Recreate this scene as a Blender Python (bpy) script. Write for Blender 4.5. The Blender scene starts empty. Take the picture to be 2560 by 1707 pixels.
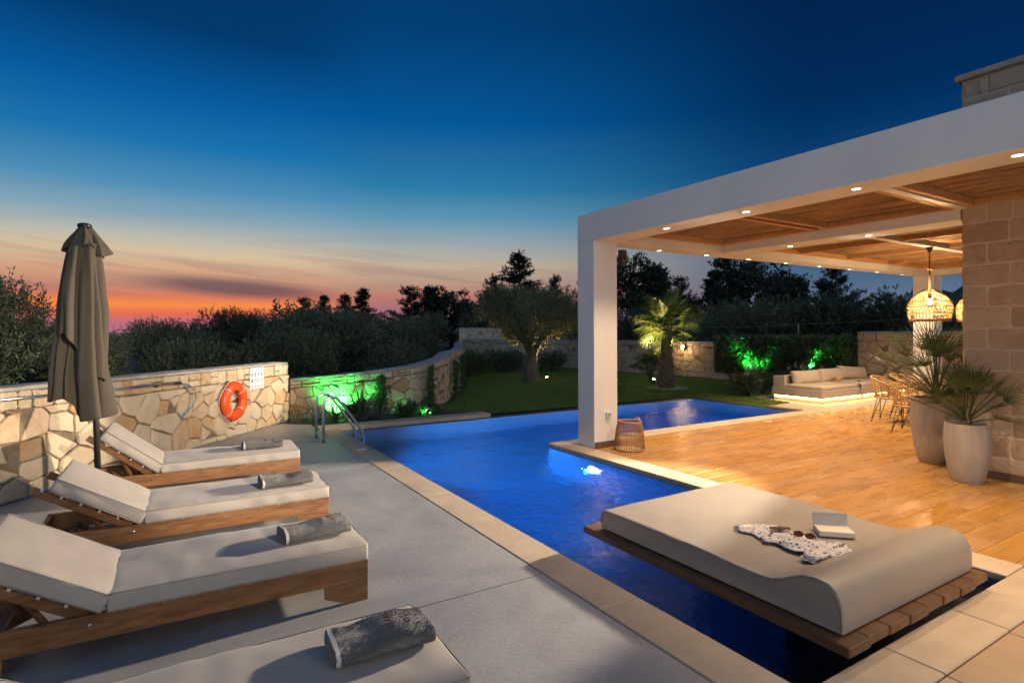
import bpy, bmesh, math, random
import numpy as np
from mathutils import Vector, Matrix, noise as mnoise

random.seed(7); RNG = np.random.default_rng(7)
SC = bpy.context.scene
COL = SC.collection
R = math.radians

# ------------------------------------------------------------------ camera
cam_d = bpy.data.cameras.new('camera')
cam = bpy.data.objects.new('camera', cam_d); COL.objects.link(cam)
cam_d.sensor_width = 36.0; cam_d.sensor_fit = 'HORIZONTAL'
cam_d.lens = 36.0 * 1417.0 / 2560.0
cam_d.shift_y = -25.5 / 2560.0
cam_d.clip_start = 0.05; cam_d.clip_end = 20000
CAM_H = 1.65
HEAD = math.atan(862.0 / 1417.0)
cam.matrix_world = (Matrix.Translation((0, 0, CAM_H)) @ Matrix.Rotation(-HEAD, 4, 'Z')
                    @ Matrix.Rotation(R(90), 4, 'X') @ Matrix.Rotation(-0.0034, 4, 'Z'))
SC.camera = cam

# ------------------------------------------------------------------ render settings
SC.render.engine = 'CYCLES'
cy = SC.cycles
cy.use_denoising = True
try:
    cy.denoiser = 'OPENIMAGEDENOISE'
except Exception:
    pass
cy.max_bounces = 8; cy.diffuse_bounces = 3; cy.glossy_bounces = 4
cy.transmission_bounces = 6; cy.transparent_max_bounces = 8
cy.caustics_reflective = False; cy.caustics_refractive = False
cy.sample_clamp_indirect = 4.0; cy.sample_clamp_direct = 0.0
SC.view_settings.view_transform = 'Standard'
SC.view_settings.look = 'None'
SC.view_settings.exposure = 0.0
SC.view_settings.gamma = 1.0
SC.view_settings.use_curve_mapping = False

# ------------------------------------------------------------------ dusk sky (sun already set behind +Y)
def lin(c):
    out = []
    for v in c:
        v = v / 255.0
        out.append(v / 12.92 if v <= 0.04045 else ((v + 0.055) / 1.055) ** 2.4)
    return tuple(out)

def build_world():
    w = bpy.data.worlds.new('World'); SC.world = w; w.use_nodes = True
    nt = w.node_tree; nt.nodes.clear()
    N = nt.nodes.new; L = nt.links.new
    def math_(op, a, b=None, c=None, clamp=False):
        n = N('ShaderNodeMath'); n.operation = op; n.use_clamp = clamp
        for i, v in enumerate((a, b, c)):
            if v is None: continue
            if hasattr(v, 'links') or hasattr(v, 'is_output'): L(v, n.inputs[i])
            else: n.inputs[i].default_value = v
        return n.outputs[0]
    def smooth(v, a, b):
        n = N('ShaderNodeMapRange'); n.interpolation_type = 'SMOOTHSTEP'
        L(v, n.inputs[0]); n.inputs[1].default_value = a; n.inputs[2].default_value = b
        n.inputs[3].default_value = 0; n.inputs[4].default_value = 1
        return n.outputs[0]
    def ramp(v, stops):
        n = N('ShaderNodeValToRGB'); cr = n.color_ramp
        cr.interpolation = 'B_SPLINE' if False else 'EASE'
        while len(cr.elements) < len(stops): cr.elements.new(0.5)
        for e, (p, c) in zip(cr.elements, stops):
            e.position = p
        for e, (p, c) in zip(cr.elements, stops):
            e.color = (*lin(c), 1)
        cr.interpolation = 'LINEAR'
        L(v, n.inputs[0]); return n.outputs[0]
    def mix(f, a, b):
        n = N('ShaderNodeMix'); n.data_type = 'RGBA'
        if hasattr(f, 'links'): L(f, n.inputs[0])
        else: n.inputs[0].default_value = f
        for k, v in ((6, a), (7, b)):
            if hasattr(v, 'links'): L(v, n.inputs[k])
            else: n.inputs[k].default_value = (*lin(v), 1)
        return n.outputs[2]
    tc = N('ShaderNodeTexCoord')
    sp = N('ShaderNodeSeparateXYZ'); L(tc.outputs['Generated'], sp.inputs[0])
    x, y, z = sp.outputs
    zc = math_('MAXIMUM', z, 0.0)
    p = math_('SQRT', zc)
    hl = math_('SQRT', math_('ADD', math_('MULTIPLY', x, x), math_('MULTIPLY', y, y)))
    ca = math_('DIVIDE', y, math_('MAXIMUM', hl, 1e-4))
    az = math_('ARCTAN2', x, y)
    q = lambda deg: math.sqrt(math.sin(R(deg)))
    sun_side = ramp(p, [(0, (166, 118, 140)), (q(.8), (190, 110, 124)), (q(1.7), (230, 112, 84)), (q(2.4), (250, 144, 70)),
                        (q(3.1), (226, 124, 90)), (q(3.9), (196, 136, 112)), (q(5.3), (212, 166, 130)), (q(6.8), (216, 192, 158)),
                        (q(8.3), (184, 186, 174)), (q(10), (134, 166, 182)), (q(12.5), (78, 142, 182)),
                        (q(16), (26, 114, 174)), (q(20), (8, 90, 156)), (q(25), (3, 58, 110)), (q(33), (3, 52, 102)),
                        (q(50), (10, 46, 90)), (1, (20, 56, 100))])
    far_side = ramp(p, [(0, (120, 118, 136)), (q(2.5), (104, 116, 140)), (q(6), (58, 98, 132)), (q(10), (22, 84, 130)), (q(15), (4, 60, 110)),
                        (q(20), (1, 44, 90)), (q(28), (1, 36, 76)), (q(45), (8, 42, 82)), (1, (20, 56, 100))])
    anti_side = ramp(p, [(0, (200, 212, 228)), (q(6), (210, 226, 246)), (q(14), (206, 226, 250)), (q(25), (174, 202, 234)), (q(45), (96, 134, 180)), (1, (20, 56, 100))])
    mid_side = ramp(p, [(0, (128, 96, 128)), (q(1.6), (150, 104, 124)), (q(3.4), (188, 124, 110)), (q(4.6), (186, 148, 128)), (q(6.5), (196, 178, 152)), (q(8.5), (160, 172, 172)), (q(11), (98, 152, 178)), (q(14), (44, 124, 170)), (q(20), (6, 88, 152)), (q(28), (3, 62, 116)), (q(45), (8, 46, 90)), (1, (20, 56, 100))])
    wgt = smooth(ca, 0.5, .93)
    far_side = mix(smooth(math_('MULTIPLY', ca, -1.0), -.12, .75), far_side, anti_side)
    base = mix(wgt, far_side, mix(smooth(ca, .945, .993), mid_side, sun_side))
    # streaky cirrus near the horizon, tilted down to the north-east
    e = math_('ARCSINE', z)
    cmb = N('ShaderNodeCombineXYZ')
    L(math_('MULTIPLY', az, 2.1), cmb.inputs[0])
    L(math_('ADD', math_('MULTIPLY', e, 42.0), math_('MULTIPLY', az, 4.2)), cmb.inputs[1])
    nz = N('ShaderNodeTexNoise'); nz.inputs['Scale'].default_value = 1.0; nz.inputs['Detail'].default_value = 6
    nz.inputs['Roughness'].default_value = .58; nz.inputs['Distortion'].default_value = .6
    L(cmb.outputs[0], nz.inputs['Vector'])
    band = math_('MULTIPLY', smooth(e, R(1.6), R(3.6)), math_('SUBTRACT', 1.0, smooth(e, R(5.2), R(10.5))))
    m1 = math_('MULTIPLY', smooth(nz.outputs[0], .46, .64), band)
    m1 = math_('MULTIPLY', m1, smooth(ca, .55, .95))
    # the one darker cloud bank right of the parasol
    dx = math_('DIVIDE', math_('SUBTRACT', az, R(5.2)), R(8.5))
    dy = math_('DIVIDE', math_('SUBTRACT', math_('ADD', e, math_('MULTIPLY', az, .06)), R(4.3)), R(.95))
    rr = math_('SQRT', math_('ADD', math_('MULTIPLY', dx, dx), math_('MULTIPLY', dy, dy)))
    bank = math_('SUBTRACT', 1.0, smooth(math_('ADD', rr, math_('MULTIPLY', math_('SUBTRACT', nz.outputs[0], .5), 1.6)), .35, 1.25))
    c1 = mix(math_('MULTIPLY', m1, .42), base, (152, 114, 118))
    c2 = mix(math_('MULTIPLY', bank, .8), c1, (104, 76, 86))
    # thin grey veils higher up
    cmb2 = N('ShaderNodeCombineXYZ')
    L(math_('MULTIPLY', az, 1.3), cmb2.inputs[0])
    L(math_('ADD', math_('MULTIPLY', e, 18.0), math_('MULTIPLY', az, -1.6)), cmb2.inputs[1])
    nz2 = N('ShaderNodeTexNoise'); nz2.inputs['Scale'].default_value = 1.2; nz2.inputs['Detail'].default_value = 5
    L(cmb2.outputs[0], nz2.inputs['Vector'])
    veil = math_('MULTIPLY', smooth(nz2.outputs[0], .5, .75), math_('SUBTRACT', 1.0, smooth(e, R(6), R(22))))
    c3 = mix(math_('MULTIPLY', veil, .22), c2, (96, 108, 128))
    bg = N('ShaderNodeBackground'); L(c3, bg.inputs[0]); bg.inputs[1].default_value = 1.0
    out = N('ShaderNodeOutputWorld'); L(bg.outputs[0], out.inputs[0])
build_world()

# ------------------------------------------------------------------ helpers
def tag(o, label=None, cat=None, group=None, kind=None):
    if label: o['label'] = label
    if cat: o['category'] = cat
    if group: o['group'] = group
    if kind: o['kind'] = kind
    return o

def empty(name, loc=(0, 0, 0), rz=0.0, label=None, cat=None, group=None):
    o = bpy.data.objects.new(name, None); COL.objects.link(o)
    o.location = loc; o.rotation_euler = (0, 0, rz); o.empty_display_size = .1
    return tag(o, label, cat, group)

def link(name, me, mat=None, parent=None, smooth=False):
    if mat is not None and not me.materials: me.materials.append(mat)
    if smooth: me.polygons.foreach_set('use_smooth', [True] * len(me.polygons))
    o = bpy.data.objects.new(name, me); COL.objects.link(o)
    if parent is not None: o.parent = parent
    return o

def copy_tree(o, parent=None):
    n = o.copy(); COL.objects.link(n); n.parent = parent
    for ch in list(o.children): copy_tree(ch, n)
    return n

def fast_mesh(name, verts, faces):
    """verts (N,3) array, faces (M,k) array with one k."""
    me = bpy.data.meshes.new(name)
    verts = np.asarray(verts, dtype=np.float32); faces = np.asarray(faces, dtype=np.int32)
    me.vertices.add(len(verts)); me.vertices.foreach_set('co', verts.ravel())
    k = faces.shape[1]; m = len(faces)
    me.loops.add(m * k); me.loops.foreach_set('vertex_index', faces.ravel())
    me.polygons.add(m); me.polygons.foreach_set('loop_start', np.arange(0, m * k, k, dtype=np.int32))
    me.update(calc_edges=True); me.validate()
    return me

class MB:
    def __init__(self): self.v = []; self.f = []
    def add(self, vs, fs):
        b = len(self.v); self.v.extend([tuple(p) for p in vs]); self.f.extend([tuple(b + i for i in f) for f in fs]); return self
    def box(self, lo, hi, ch=0.0, M=None):
        x0, y0, z0 = lo; x1, y1, z1 = hi
        if ch <= 0:
            vs = [(x0,y0,z0),(x1,y0,z0),(x1,y1,z0),(x0,y1,z0),(x0,y0,z1),(x1,y0,z1),(x1,y1,z1),(x0,y1,z1)]
            fs = [(3,2,1,0),(4,5,6,7),(0,1,5,4),(1,2,6,5),(2,3,7,6),(3,0,4,7)]
        else:
            c = min(ch, .49*(x1-x0), .49*(y1-y0), .49*(z1-z0)); vs = []; idx = {}
            X = (x0, x1); Y = (y0, y1); Z = (z0, z1)
            for i in (0, 1):
                for j in (0, 1):
                    for k in (0, 1):
                        sx, sy, sz = (c if i == 0 else -c), (c if j == 0 else -c), (c if k == 0 else -c)
                        for a in range(3):
                            p = [X[i] + sx, Y[j] + sy, Z[k] + sz]; p[a] = (X[i], Y[j], Z[k])[a]
                            idx[(i, j, k, a)] = len(vs); vs.append(tuple(p))
            g = idx; fs = []
            def q(*ks): fs.append(tuple(g[k] for k in ks))
            for s in (0, 1):
                f = [(s,0,0,0),(s,1,0,0),(s,1,1,0),(s,0,1,0)]; q(*(f if s else f[::-1]))
                f = [(0,s,0,1),(0,s,1,1),(1,s,1,1),(1,s,0,1)]; q(*(f if s else f[::-1]))
                f = [(0,0,s,2),(1,0,s,2),(1,1,s,2),(0,1,s,2)]; q(*(f if s else f[::-1]))
            for i in (0, 1):
                for j in (0, 1):
                    a, b = (i,j,0), (i,j,1); f = [(*a,0),(*a,1),(*b,1),(*b,0)]; q(*(f if (i == j) else f[::-1]))
                    a, b = (i,0,j), (i,1,j); f = [(*a,0),(*b,0),(*b,2),(*a,2)]; q(*(f if (i == j) else f[::-1]))
                    a, b = (0,i,j), (1,i,j); f = [(*a,1),(*a,2),(*b,2),(*b,1)]; q(*(f if (i == j) else f[::-1]))
            for i in (0, 1):
                for j in (0, 1):
                    for k in (0, 1):
                        f = [(i,j,k,0),(i,j,k,1),(i,j,k,2)]; q(*(f if (i + j + k) % 2 else f[::-1]))
        if M is not None: vs = [tuple(M @ Vector(p)) for p in vs]
        return self.add(vs, fs)
    def prism(self, poly, z0, z1, M=None):
        n = len(poly); vs = [(p[0], p[1], z0) for p in poly] + [(p[0], p[1], z1) for p in poly]
        fs = [tuple(range(n - 1, -1, -1)), tuple(range(n, 2 * n))] + [(i, (i + 1) % n, n + (i + 1) % n, n + i) for i in range(n)]
        if M is not None: vs = [tuple(M @ Vector(p)) for p in vs]
        return self.add(vs, fs)
    def tube(self, pts, r, n=8, cap=True):
        pts = [Vector(p) for p in pts]; k = len(pts); rs = r if isinstance(r, (list, tuple)) else [r] * k
        vs = []; up = None
        for i, p in enumerate(pts):
            t = (pts[min(i + 1, k - 1)] - pts[max(i - 1, 0)]).normalized()
            if up is None:
                up = Vector((0, 0, 1)) if abs(t.z) < .9 else Vector((1, 0, 0))
            a = t.cross(up)
            if a.length < 1e-5: a = t.cross(Vector((1, .3, .2)))
            a.normalize(); b = a.cross(t).normalized(); up = b
            for j in range(n):
                an = 2 * math.pi * j / n
                vs.append(tuple(p + (a * math.cos(an) + b * math.sin(an)) * rs[i]))
        fs = []
        for i in range(k - 1):
            for j in range(n):
                fs.append((i*n + j, i*n + (j+1) % n, (i+1)*n + (j+1) % n, (i+1)*n + j))
        if cap: fs += [tuple(range(n - 1, -1, -1)), tuple(range((k-1)*n, k*n))]
        return self.add(vs, fs)
    def lathe(self, prof, n=24, c=(0, 0, 0), cap=True):
        vs = []; k = len(prof)
        for r, z in prof:
            for j in range(n):
                a = 2 * math.pi * j / n; vs.append((c[0] + r*math.cos(a), c[1] + r*math.sin(a), c[2] + z))
        fs = []
        for i in range(k - 1):
            for j in range(n):
                fs.append((i*n + j, i*n + (j+1) % n, (i+1)*n + (j+1) % n, (i+1)*n + j))
        if cap: fs += [tuple(range(n - 1, -1, -1)), tuple(range((k-1)*n, k*n))]
        return self.add(vs, fs)
    def mesh(self, name):
        me = bpy.data.meshes.new(name); me.from_pydata(self.v, [], self.f); me.update(); return me
    def build(self, name, mat, parent=None, smooth=False):
        return link(name, self.mesh(name), mat, parent, smooth)

def smooth_by_angle(o, ang=35):
    me = o.data
    bm = bmesh.new(); bm.from_mesh(me)
    for f in bm.faces: f.smooth = True
    for e in bm.edges:
        if len(e.link_faces) == 2 and e.calc_face_angle(0) > R(ang): e.smooth = False
    bm.to_mesh(me); bm.free(); return o

def subsurf(o, lv=2):
    m = o.modifiers.new('s', 'SUBSURF'); m.levels = lv; m.render_levels = lv; return o

# ------------------------------------------------------------------ materials
MATS = {}
def M(name, col, rough=.6, var=.18, scale=6.0, stretch=(1, 1, 1), bump=0.0, bscale=40.0, metal=0.0, rnd=0.0, col2=None,
      detail=6, spec=.5, bstretch=None, sheen=0.0, trans=0.0, distort=0.0, bdist=.02, rvar=0.0, rhue=0.0):
    if name in MATS: return MATS[name]
    m = bpy.data.materials.new(name); m.use_nodes = True
    nt = m.node_tree; N = nt.nodes.new; L = nt.links.new
    b = nt.nodes['Principled BSDF']
    tc = N('ShaderNodeTexCoord'); mp = N('ShaderNodeMapping'); mp.inputs['Scale'].default_value = stretch
    L(tc.outputs['Object'], mp.inputs['Vector'])
    vec = mp.outputs[0]
    oi = N('ShaderNodeObjectInfo')
    if rnd > 0:
        ad = N('ShaderNodeVectorMath'); ad.operation = 'ADD'
        cb = N('ShaderNodeMath'); cb.operation = 'MULTIPLY'; cb.inputs[1].default_value = 37.0
        L(oi.outputs['Random'], cb.inputs[0]); L(vec, ad.inputs[0]); L(cb.outputs[0], ad.inputs[1]); vec = ad.outputs[0]
    nz = N('ShaderNodeTexNoise'); nz.inputs['Scale'].default_value = scale; nz.inputs['Detail'].default_value = detail
    nz.inputs['Distortion'].default_value = distort; nz.inputs['Roughness'].default_value = .6
    L(vec, nz.inputs['Vector'])
    cr = N('ShaderNodeValToRGB')
    c2 = col2 if col2 is not None else tuple(min(1, c * (1 + var)) for c in col)
    c1 = col if col2 is not None else tuple(c * (1 - var) for c in col)
    cr.color_ramp.elements[0].position = .3; cr.color_ramp.elements[1].position = .7
    cr.color_ramp.elements[0].color = (*c1, 1); cr.color_ramp.elements[1].color = (*c2, 1)
    L(nz.outputs[0], cr.inputs[0]); colr = cr.outputs[0]
    if rnd > 0:
        hs = N('ShaderNodeHueSaturation')
        mr = N('ShaderNodeMapRange'); mr.inputs[3].default_value = 1 - rnd; mr.inputs[4].default_value = 1 + rnd
        L(oi.outputs['Random'], mr.inputs[0]); L(mr.outputs[0], hs.inputs['Value'])
        if rhue > 0:
            wn = N('ShaderNodeMath'); wn.operation = 'MULTIPLY'; wn.inputs[1].default_value = 91.7
            fr = N('ShaderNodeMath'); fr.operation = 'FRACT'
            L(oi.outputs['Random'], wn.inputs[0]); L(wn.outputs[0], fr.inputs[0])
            m2 = N('ShaderNodeMapRange'); m2.inputs[3].default_value = 1 - rhue; m2.inputs[4].default_value = 1 + rhue
            L(fr.outputs[0], m2.inputs[0]); L(m2.outputs[0], hs.inputs['Saturation'])
        L(colr, hs.inputs['Color']); colr = hs.outputs[0]
    L(colr, b.inputs['Base Color'])
    b.inputs['Roughness'].default_value = rough; b.inputs['Metallic'].default_value = metal
    b.inputs['Specular IOR Level'].default_value = spec
    if rvar > 0:
        rr = N('ShaderNodeMapRange'); rr.inputs[3].default_value = rough - rvar; rr.inputs[4].default_value = rough + rvar
        L(nz.outputs[0], rr.inputs[0]); L(rr.outputs[0], b.inputs['Roughness'])
    if sheen > 0:
        b.inputs['Sheen Weight'].default_value = sheen
    if trans > 0:
        tr = N('ShaderNodeBsdfTranslucent'); L(colr, tr.inputs[0]); mx = N('ShaderNodeMixShader'); mx.inputs[0].default_value = trans
        L(b.outputs[0], mx.inputs[1]); L(tr.outputs[0], mx.inputs[2]); L(mx.outputs[0], nt.nodes['Material Output'].inputs[0])
    if bump > 0:
        mp2 = N('ShaderNodeMapping'); mp2.inputs['Scale'].default_value = bstretch or stretch
        L(tc.outputs['Object'], mp2.inputs['Vector'])
        n2 = N('ShaderNodeTexNoise'); n2.inputs['Scale'].default_value = bscale; n2.inputs['Detail'].default_value = 5
        L(mp2.outputs[0], n2.inputs['Vector'])
        bp = N('ShaderNodeBump'); bp.inputs['Strength'].default_value = bump; bp.inputs['Distance'].default_value = bdist
        L(n2.outputs[0], bp.inputs['Height']); L(bp.outputs[0], b.inputs['Normal'])
    MATS[name] = m; return m

def glow(name, col, strength):
    if name in MATS: return MATS[name]
    m = bpy.data.materials.new(name); m.use_nodes = True; nt = m.node_tree; nt.nodes.clear()
    e = nt.nodes.new('ShaderNodeEmission'); e.inputs[0].default_value = (*col, 1); e.inputs[1].default_value = strength
    o = nt.nodes.new('ShaderNodeOutputMaterial'); nt.links.new(e.outputs[0], o.inputs[0]); MATS[name] = m; return m

WARM = (1.0, .69, .41)
def lamp(kind, name, loc, energy, col=WARM, radius=.04, target=None, angle=90, blend=.6, parent=None):
    d = bpy.data.lights.new(name, kind); d.energy = energy; d.color = col; d.shadow_soft_size = radius
    if kind == 'SPOT': d.spot_size = R(angle); d.spot_blend = blend
    o = bpy.data.objects.new(name, d); COL.objects.link(o); o.location = loc
    if target is not None:
        o.rotation_euler = (Vector(target) - Vector(loc)).to_track_quat('-Z', 'Y').to_euler()
    if parent is not None: o.parent = parent
    return o

plaster = M('white_plaster', (.70, .70, .69), .75, .05, 1.1, stretch=(1, 1, .35), col2=(.80, .80, .79), bump=.16, bscale=14, bstretch=(1, 1, .25))
mortar = M('mortar', (.17, .13, .09), .95, .3, 9, bump=.5, bscale=30)
# ------------------------------------------------------------------ geometry of plan (metres): +Y along the pool, +X across it
PX0, PX1, PX2 = 2.48, 4.81, 11.30      # pool: left edge, terrace edge, far right edge
PY0, PY1, PY2 = 1.51, 6.86, 9.80       # near end, terrace corner, far edge
WZ = -0.075                            # water level
CW = .30                               # coping width

def path_fn(pts, k=24):
    """smooth polyline through pts -> (total length, f(s) -> pos, normal)"""
    P = [Vector((p[0], p[1], 0)) for p in pts]
    if len(P) > 2:
        Q = []
        E_ = [P[0] * 2 - P[1]] + P + [P[-1] * 2 - P[-2]]
        for i in range(1, len(E_) - 2):
            p0, p1, p2, p3 = E_[i-1:i+3]
            for j in range(k):
                t = j / k
                Q.append(.5 * ((2*p1) + (p2-p0)*t + (2*p0-5*p1+4*p2-p3)*t*t + (3*p1-p0-3*p2+p3)*t**3))
        Q.append(P[-1]); P = Q
    S = [0.0]
    for a, b in zip(P, P[1:]): S.append(S[-1] + (b - a).length)
    def f(s):
        s = max(0.0, min(S[-1], s)); i = int(np.searchsorted(S, s)) ; i = max(1, min(i, len(S) - 1))
        a, b = P[i-1], P[i]; t = (s - S[i-1]) / max(1e-6, S[i] - S[i-1]); d = (b - a).normalized()
        return a + (b - a) * t, Vector((d.y, -d.x, 0))       # normal to the right of travel
    return S[-1], f

# ------------------------------------------------------------------ ground, sea, hill
soil = M('soil', (.075, .055, .035), .95, .35, 3, bump=.6, bscale=20, bdist=.05)
field = M('field_soil', (.05, .045, .028), .95, .4, .6, col2=(.035, .04, .02))
lawn_m = M('lawn_soil', (.06, .09, .022), .95, .3, 5, bump=.5, bscale=60)
def sheet(name, pts, z, mat, kind='structure', parent=None):
    mb = MB(); n = len(pts); mb.add([(p[0], p[1], z) for p in pts], [tuple(range(n))])
    o = mb.build(name, mat, parent)
    if kind: o['kind'] = kind
    return o
def ring_sheet(name, outer, hole, z, mat):
    bm = bmesh.new()
    es = []
    for loop in (outer, hole):
        vs = [bm.verts.new((p[0], p[1], z)) for p in loop]
        es += [bm.edges.new((vs[i], vs[(i+1) % len(vs)])) for i in range(len(vs))]
    bmesh.ops.triangle_fill(bm, use_beauty=True, edges=es)
    bmesh.ops.recalc_face_normals(bm, faces=bm.faces)
    if sum(f.normal.z for f in bm.faces) < 0: bmesh.ops.reverse_faces(bm, faces=bm.faces)
    me = bpy.data.meshes.new(name); bm.to_mesh(me); bm.free()
    o = link(name, me, mat); o['kind'] = 'structure'; return o
POOLHOLE = [(PX0 - .1, PY0 - .1), (PX1 + .1, PY0 - .1), (PX1 + .1, PY1 - .1), (PX2 + .1, PY1 - .1), (PX2 + .1, PY2 + .1), (PX0 - .1, PY2 + .1)]
ring_sheet('ground', [(-9000, -9000), (9000, -9000), (9000, 9000), (-9000, 9000)], POOLHOLE, -.30, field)
sea_m = M('sea', (.03, .07, .12), .35, .1, .02)
sheet('sea', [(-8500, 400), (1500, 400), (4000, 8900), (-8500, 8900)], -.28, sea_m)
sheet('lawn', [(2.2, 10.16), (PX2 + .02, PY2 + .34), (PX2 + .02, 7.74), (12.5, 7.74), (12.5, 8.9), (15.95, 8.9), (16.1, 13), (15.4, 20), (13.3, 27.2),
               (11.5, 24), (7.5, 15.1), (6.1, 12.9), (5.4, 11.9), (4.3, 11.0)], -.045, lawn_m)
def hill():
    n = 70; vs = []; fs = []
    for j in range(9):
        for i in range(n):
            a = R(46 + 50 * i / (n - 1)); rr = 900 + 90 * j
            prof = math.exp(-((math.degrees(a) - 79) / 13.0) ** 2) * 135 + 8 * math.sin(i * .7) + 5 * math.sin(i * 1.9 + 1) + 14
            prof *= max(0, min(1, (math.degrees(a) - 47) / 8))
            h = prof * math.sin(math.pi / 2 * min(1, j / 7.0)) ** 1.1
            vs.append((rr * math.sin(a), rr * math.cos(a), h - 2 + 2.5 * math.sin(i * 3.1 + j)))
    for j in range(8):
        for i in range(n - 1): fs.append((j*n + i, j*n + i + 1, (j+1)*n + i + 1, (j+1)*n + i))
    o = MB().add(vs, fs).build('hill', M('hill_scrub', (.035, .045, .05), .95, .4, .012), None, True); o['kind'] = 'structure'
hill()

# ------------------------------------------------------------------ pool
def tile_mat():
    m = bpy.data.materials.new('pool_mosaic'); m.use_nodes = True; nt = m.node_tree; N = nt.nodes.new; L = nt.links.new
    b = nt.nodes['Principled BSDF']; tc = N('ShaderNodeTexCoord')
    br = N('ShaderNodeTexBrick'); br.offset = 0; br.inputs['Scale'].default_value = 20
    br.inputs['Mortar Size'].default_value = .018; br.inputs['Brick Width'].default_value = 1; br.inputs['Row Height'].default_value = 1
    br.inputs['Color1'].default_value = (.16, .34, .52, 1); br.inputs['Color2'].default_value = (.10, .25, .44, 1); br.inputs['Mortar'].default_value = (.3, .4, .5, 1)
    L(tc.outputs['Object'], br.inputs['Vector']); L(br.outputs[0], b.inputs['Base Color']); b.inputs['Roughness'].default_value = .35
    return m
pool_tile = tile_mat()
PD = -1.35
def pool():
    th = .12
    root = empty('pool_basin', (0, 0, 0)); root['kind'] = 'structure'
    MB().add([(PX0, PY0, PD), (PX1, PY0, PD), (PX1, PY1, PD), (PX2, PY1, PD), (PX2, PY2, PD), (PX0, PY2, PD)], [(0, 1, 2, 5), (2, 3, 4, 5)]).build('pool_floor', pool_tile, root)
    t0 = -.05
    for nm, a, b, top in (('pool_wall', (PX0 - th, PY0 - th), (PX0, PY2 + th), t0), ('pool_wall', (PX1, PY0 - th), (PX1 + th, PY1 - th), t0),
                          ('pool_wall', (PX0, PY0 - th), (PX1, PY0), t0), ('pool_wall', (PX1, PY1 - th), (PX2 + th, PY1), t0),
                          ('pool_wall', (PX2, PY1), (PX2 + th, PY2 + th), -.066), ('pool_wall', (PX0, PY2), (PX2, PY2 + th), -.066)):
        MB().box((*a, PD - .1), (*b, top)).build(nm, pool_tile, root)
    dark = M('overflow_stone', (.06, .058, .055), .55, .3, 8, bump=.2)
    MB().box((5.47, PY2 + .02, -.3), (PX2 + .3, PY2 + .30, -.062), .006).build('overflow_edge', dark, root)
    MB().box((PX2 + .02, 7.70, -.3), (PX2 + .30, PY2 + .018, -.062), .006).build('overflow_edge', dark, root)
    # shallow ledge at the near end
    MB().box((2.6, PY0 + .002, PD), (4.79, PY0 + .42, -.55), .01).build('pool_ledge', M('ledge_tile', (.30, .30, .26), .5, .1), root)
    return root
pool()
def water():
    n = 1
    m = bpy.data.materials.new('pool_water_surface'); m.use_nodes = True; nt = m.node_tree; N = nt.nodes.new; L = nt.links.new
    b = nt.nodes['Principled BSDF']; b.inputs['Base Color'].default_value = (.80, .93, 1, 1); b.inputs['Roughness'].default_value = .03
    b.inputs['IOR'].default_value = 1.33; b.inputs['Transmission Weight'].default_value = 1.0
    tc = N('ShaderNodeTexCoord'); mp = N('ShaderNodeMapping'); mp.inputs['Scale'].default_value = (1, 1, 1)
    L(tc.outputs['Object'], mp.inputs[0])
    n1 = N('ShaderNodeTexNoise'); n1.inputs['Scale'].default_value = 8.5; n1.inputs['Detail'].default_value = 5; n1.inputs['Distortion'].default_value = .7
    n2 = N('ShaderNodeTexNoise'); n2.inputs['Scale'].default_value = 1.7; n2.inputs['Detail'].default_value = 2
    L(mp.outputs[0], n1.inputs[0]); L(mp.outputs[0], n2.inputs[0])
    ad = N('ShaderNodeMath'); ad.operation = 'MULTIPLY_ADD'; L(n2.outputs[0], ad.inputs[0]); ad.inputs[1].default_value = 2.2; L(n1.outputs[0], ad.inputs[2])
    bp = N('ShaderNodeBump'); bp.inputs['Strength'].default_value = .5; bp.inputs['Distance'].default_value = .05
    L(ad.outputs[0], bp.inputs['Height']); L(bp.outputs[0], b.inputs['Normal'])
    e = .001
    o = MB().add([(PX0 + e, PY0 + e, WZ), (PX1 - e, PY0 + e, WZ), (PX1 - e, PY1 + e, WZ), (PX2 - e, PY1 + e, WZ), (PX2 - e, PY2 - e, WZ), (PX0 + e, PY2 - e, WZ)],
                 [(0, 1, 2, 5), (2, 3, 4, 5)]).build('pool_water', m); o['kind'] = 'structure'
water()
steel = M('polished_steel', (.62, .62, .64), .16, .05, 3, metal=1.0)
BLUE = (.03, .27, 1.0)
def pool_lamp(x, y, z, dirv, energy, label, col=BLUE):
    r = empty('pool_lamp', (x, y, z), 0, label, 'pool lamp', 'underwater lamps')
    q = Vector(dirv).to_track_quat('Z', 'Y').to_matrix().to_4x4()
    def lt(prof):
        mb = MB().lathe(prof, 20); mb.v = [tuple(q @ Vector(p)) for p in mb.v]; return mb
    lt([(.13, -.002), (.13, .012), (.105, .02), (.1, .015)]).build('lamp_rim', steel, r, True)
    lt([(.10, .0), (.10, .014), (.06, .022), (.001, .024)]).build('lens', glow('pool_lens', (.25, .45, 1.0), 30), r, True)
    l = lamp('SPOT', 'pool_lamp_light', Vector(dirv) * .06, energy, col, .07, angle=130, blend=.9, parent=r)
    l.rotation_euler = Vector(dirv).to_track_quat('-Z', 'Y').to_euler()
pool_lamp(PX1 - .004, 5.82, -.42, (-1, 0, -.05), 300, 'round pool lamp glowing blue-white under the terrace coping by the front column')
pool_lamp(PX0 + .004, 8.0, -.45, (1, 0, -.05), 850, 'round pool lamp under the deck coping beside the ladder', (.06, .36, 1.0))
pool_lamp(PX0 + .004, 5.6, -.45, (1, 0, -.05), 150, 'round pool lamp under the deck coping opposite the front column')
pool_lamp(7.3, PY1 + .004, -.45, (0, 1, -.05), 260, 'round pool lamp under the terrace edge behind the front column')
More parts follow.
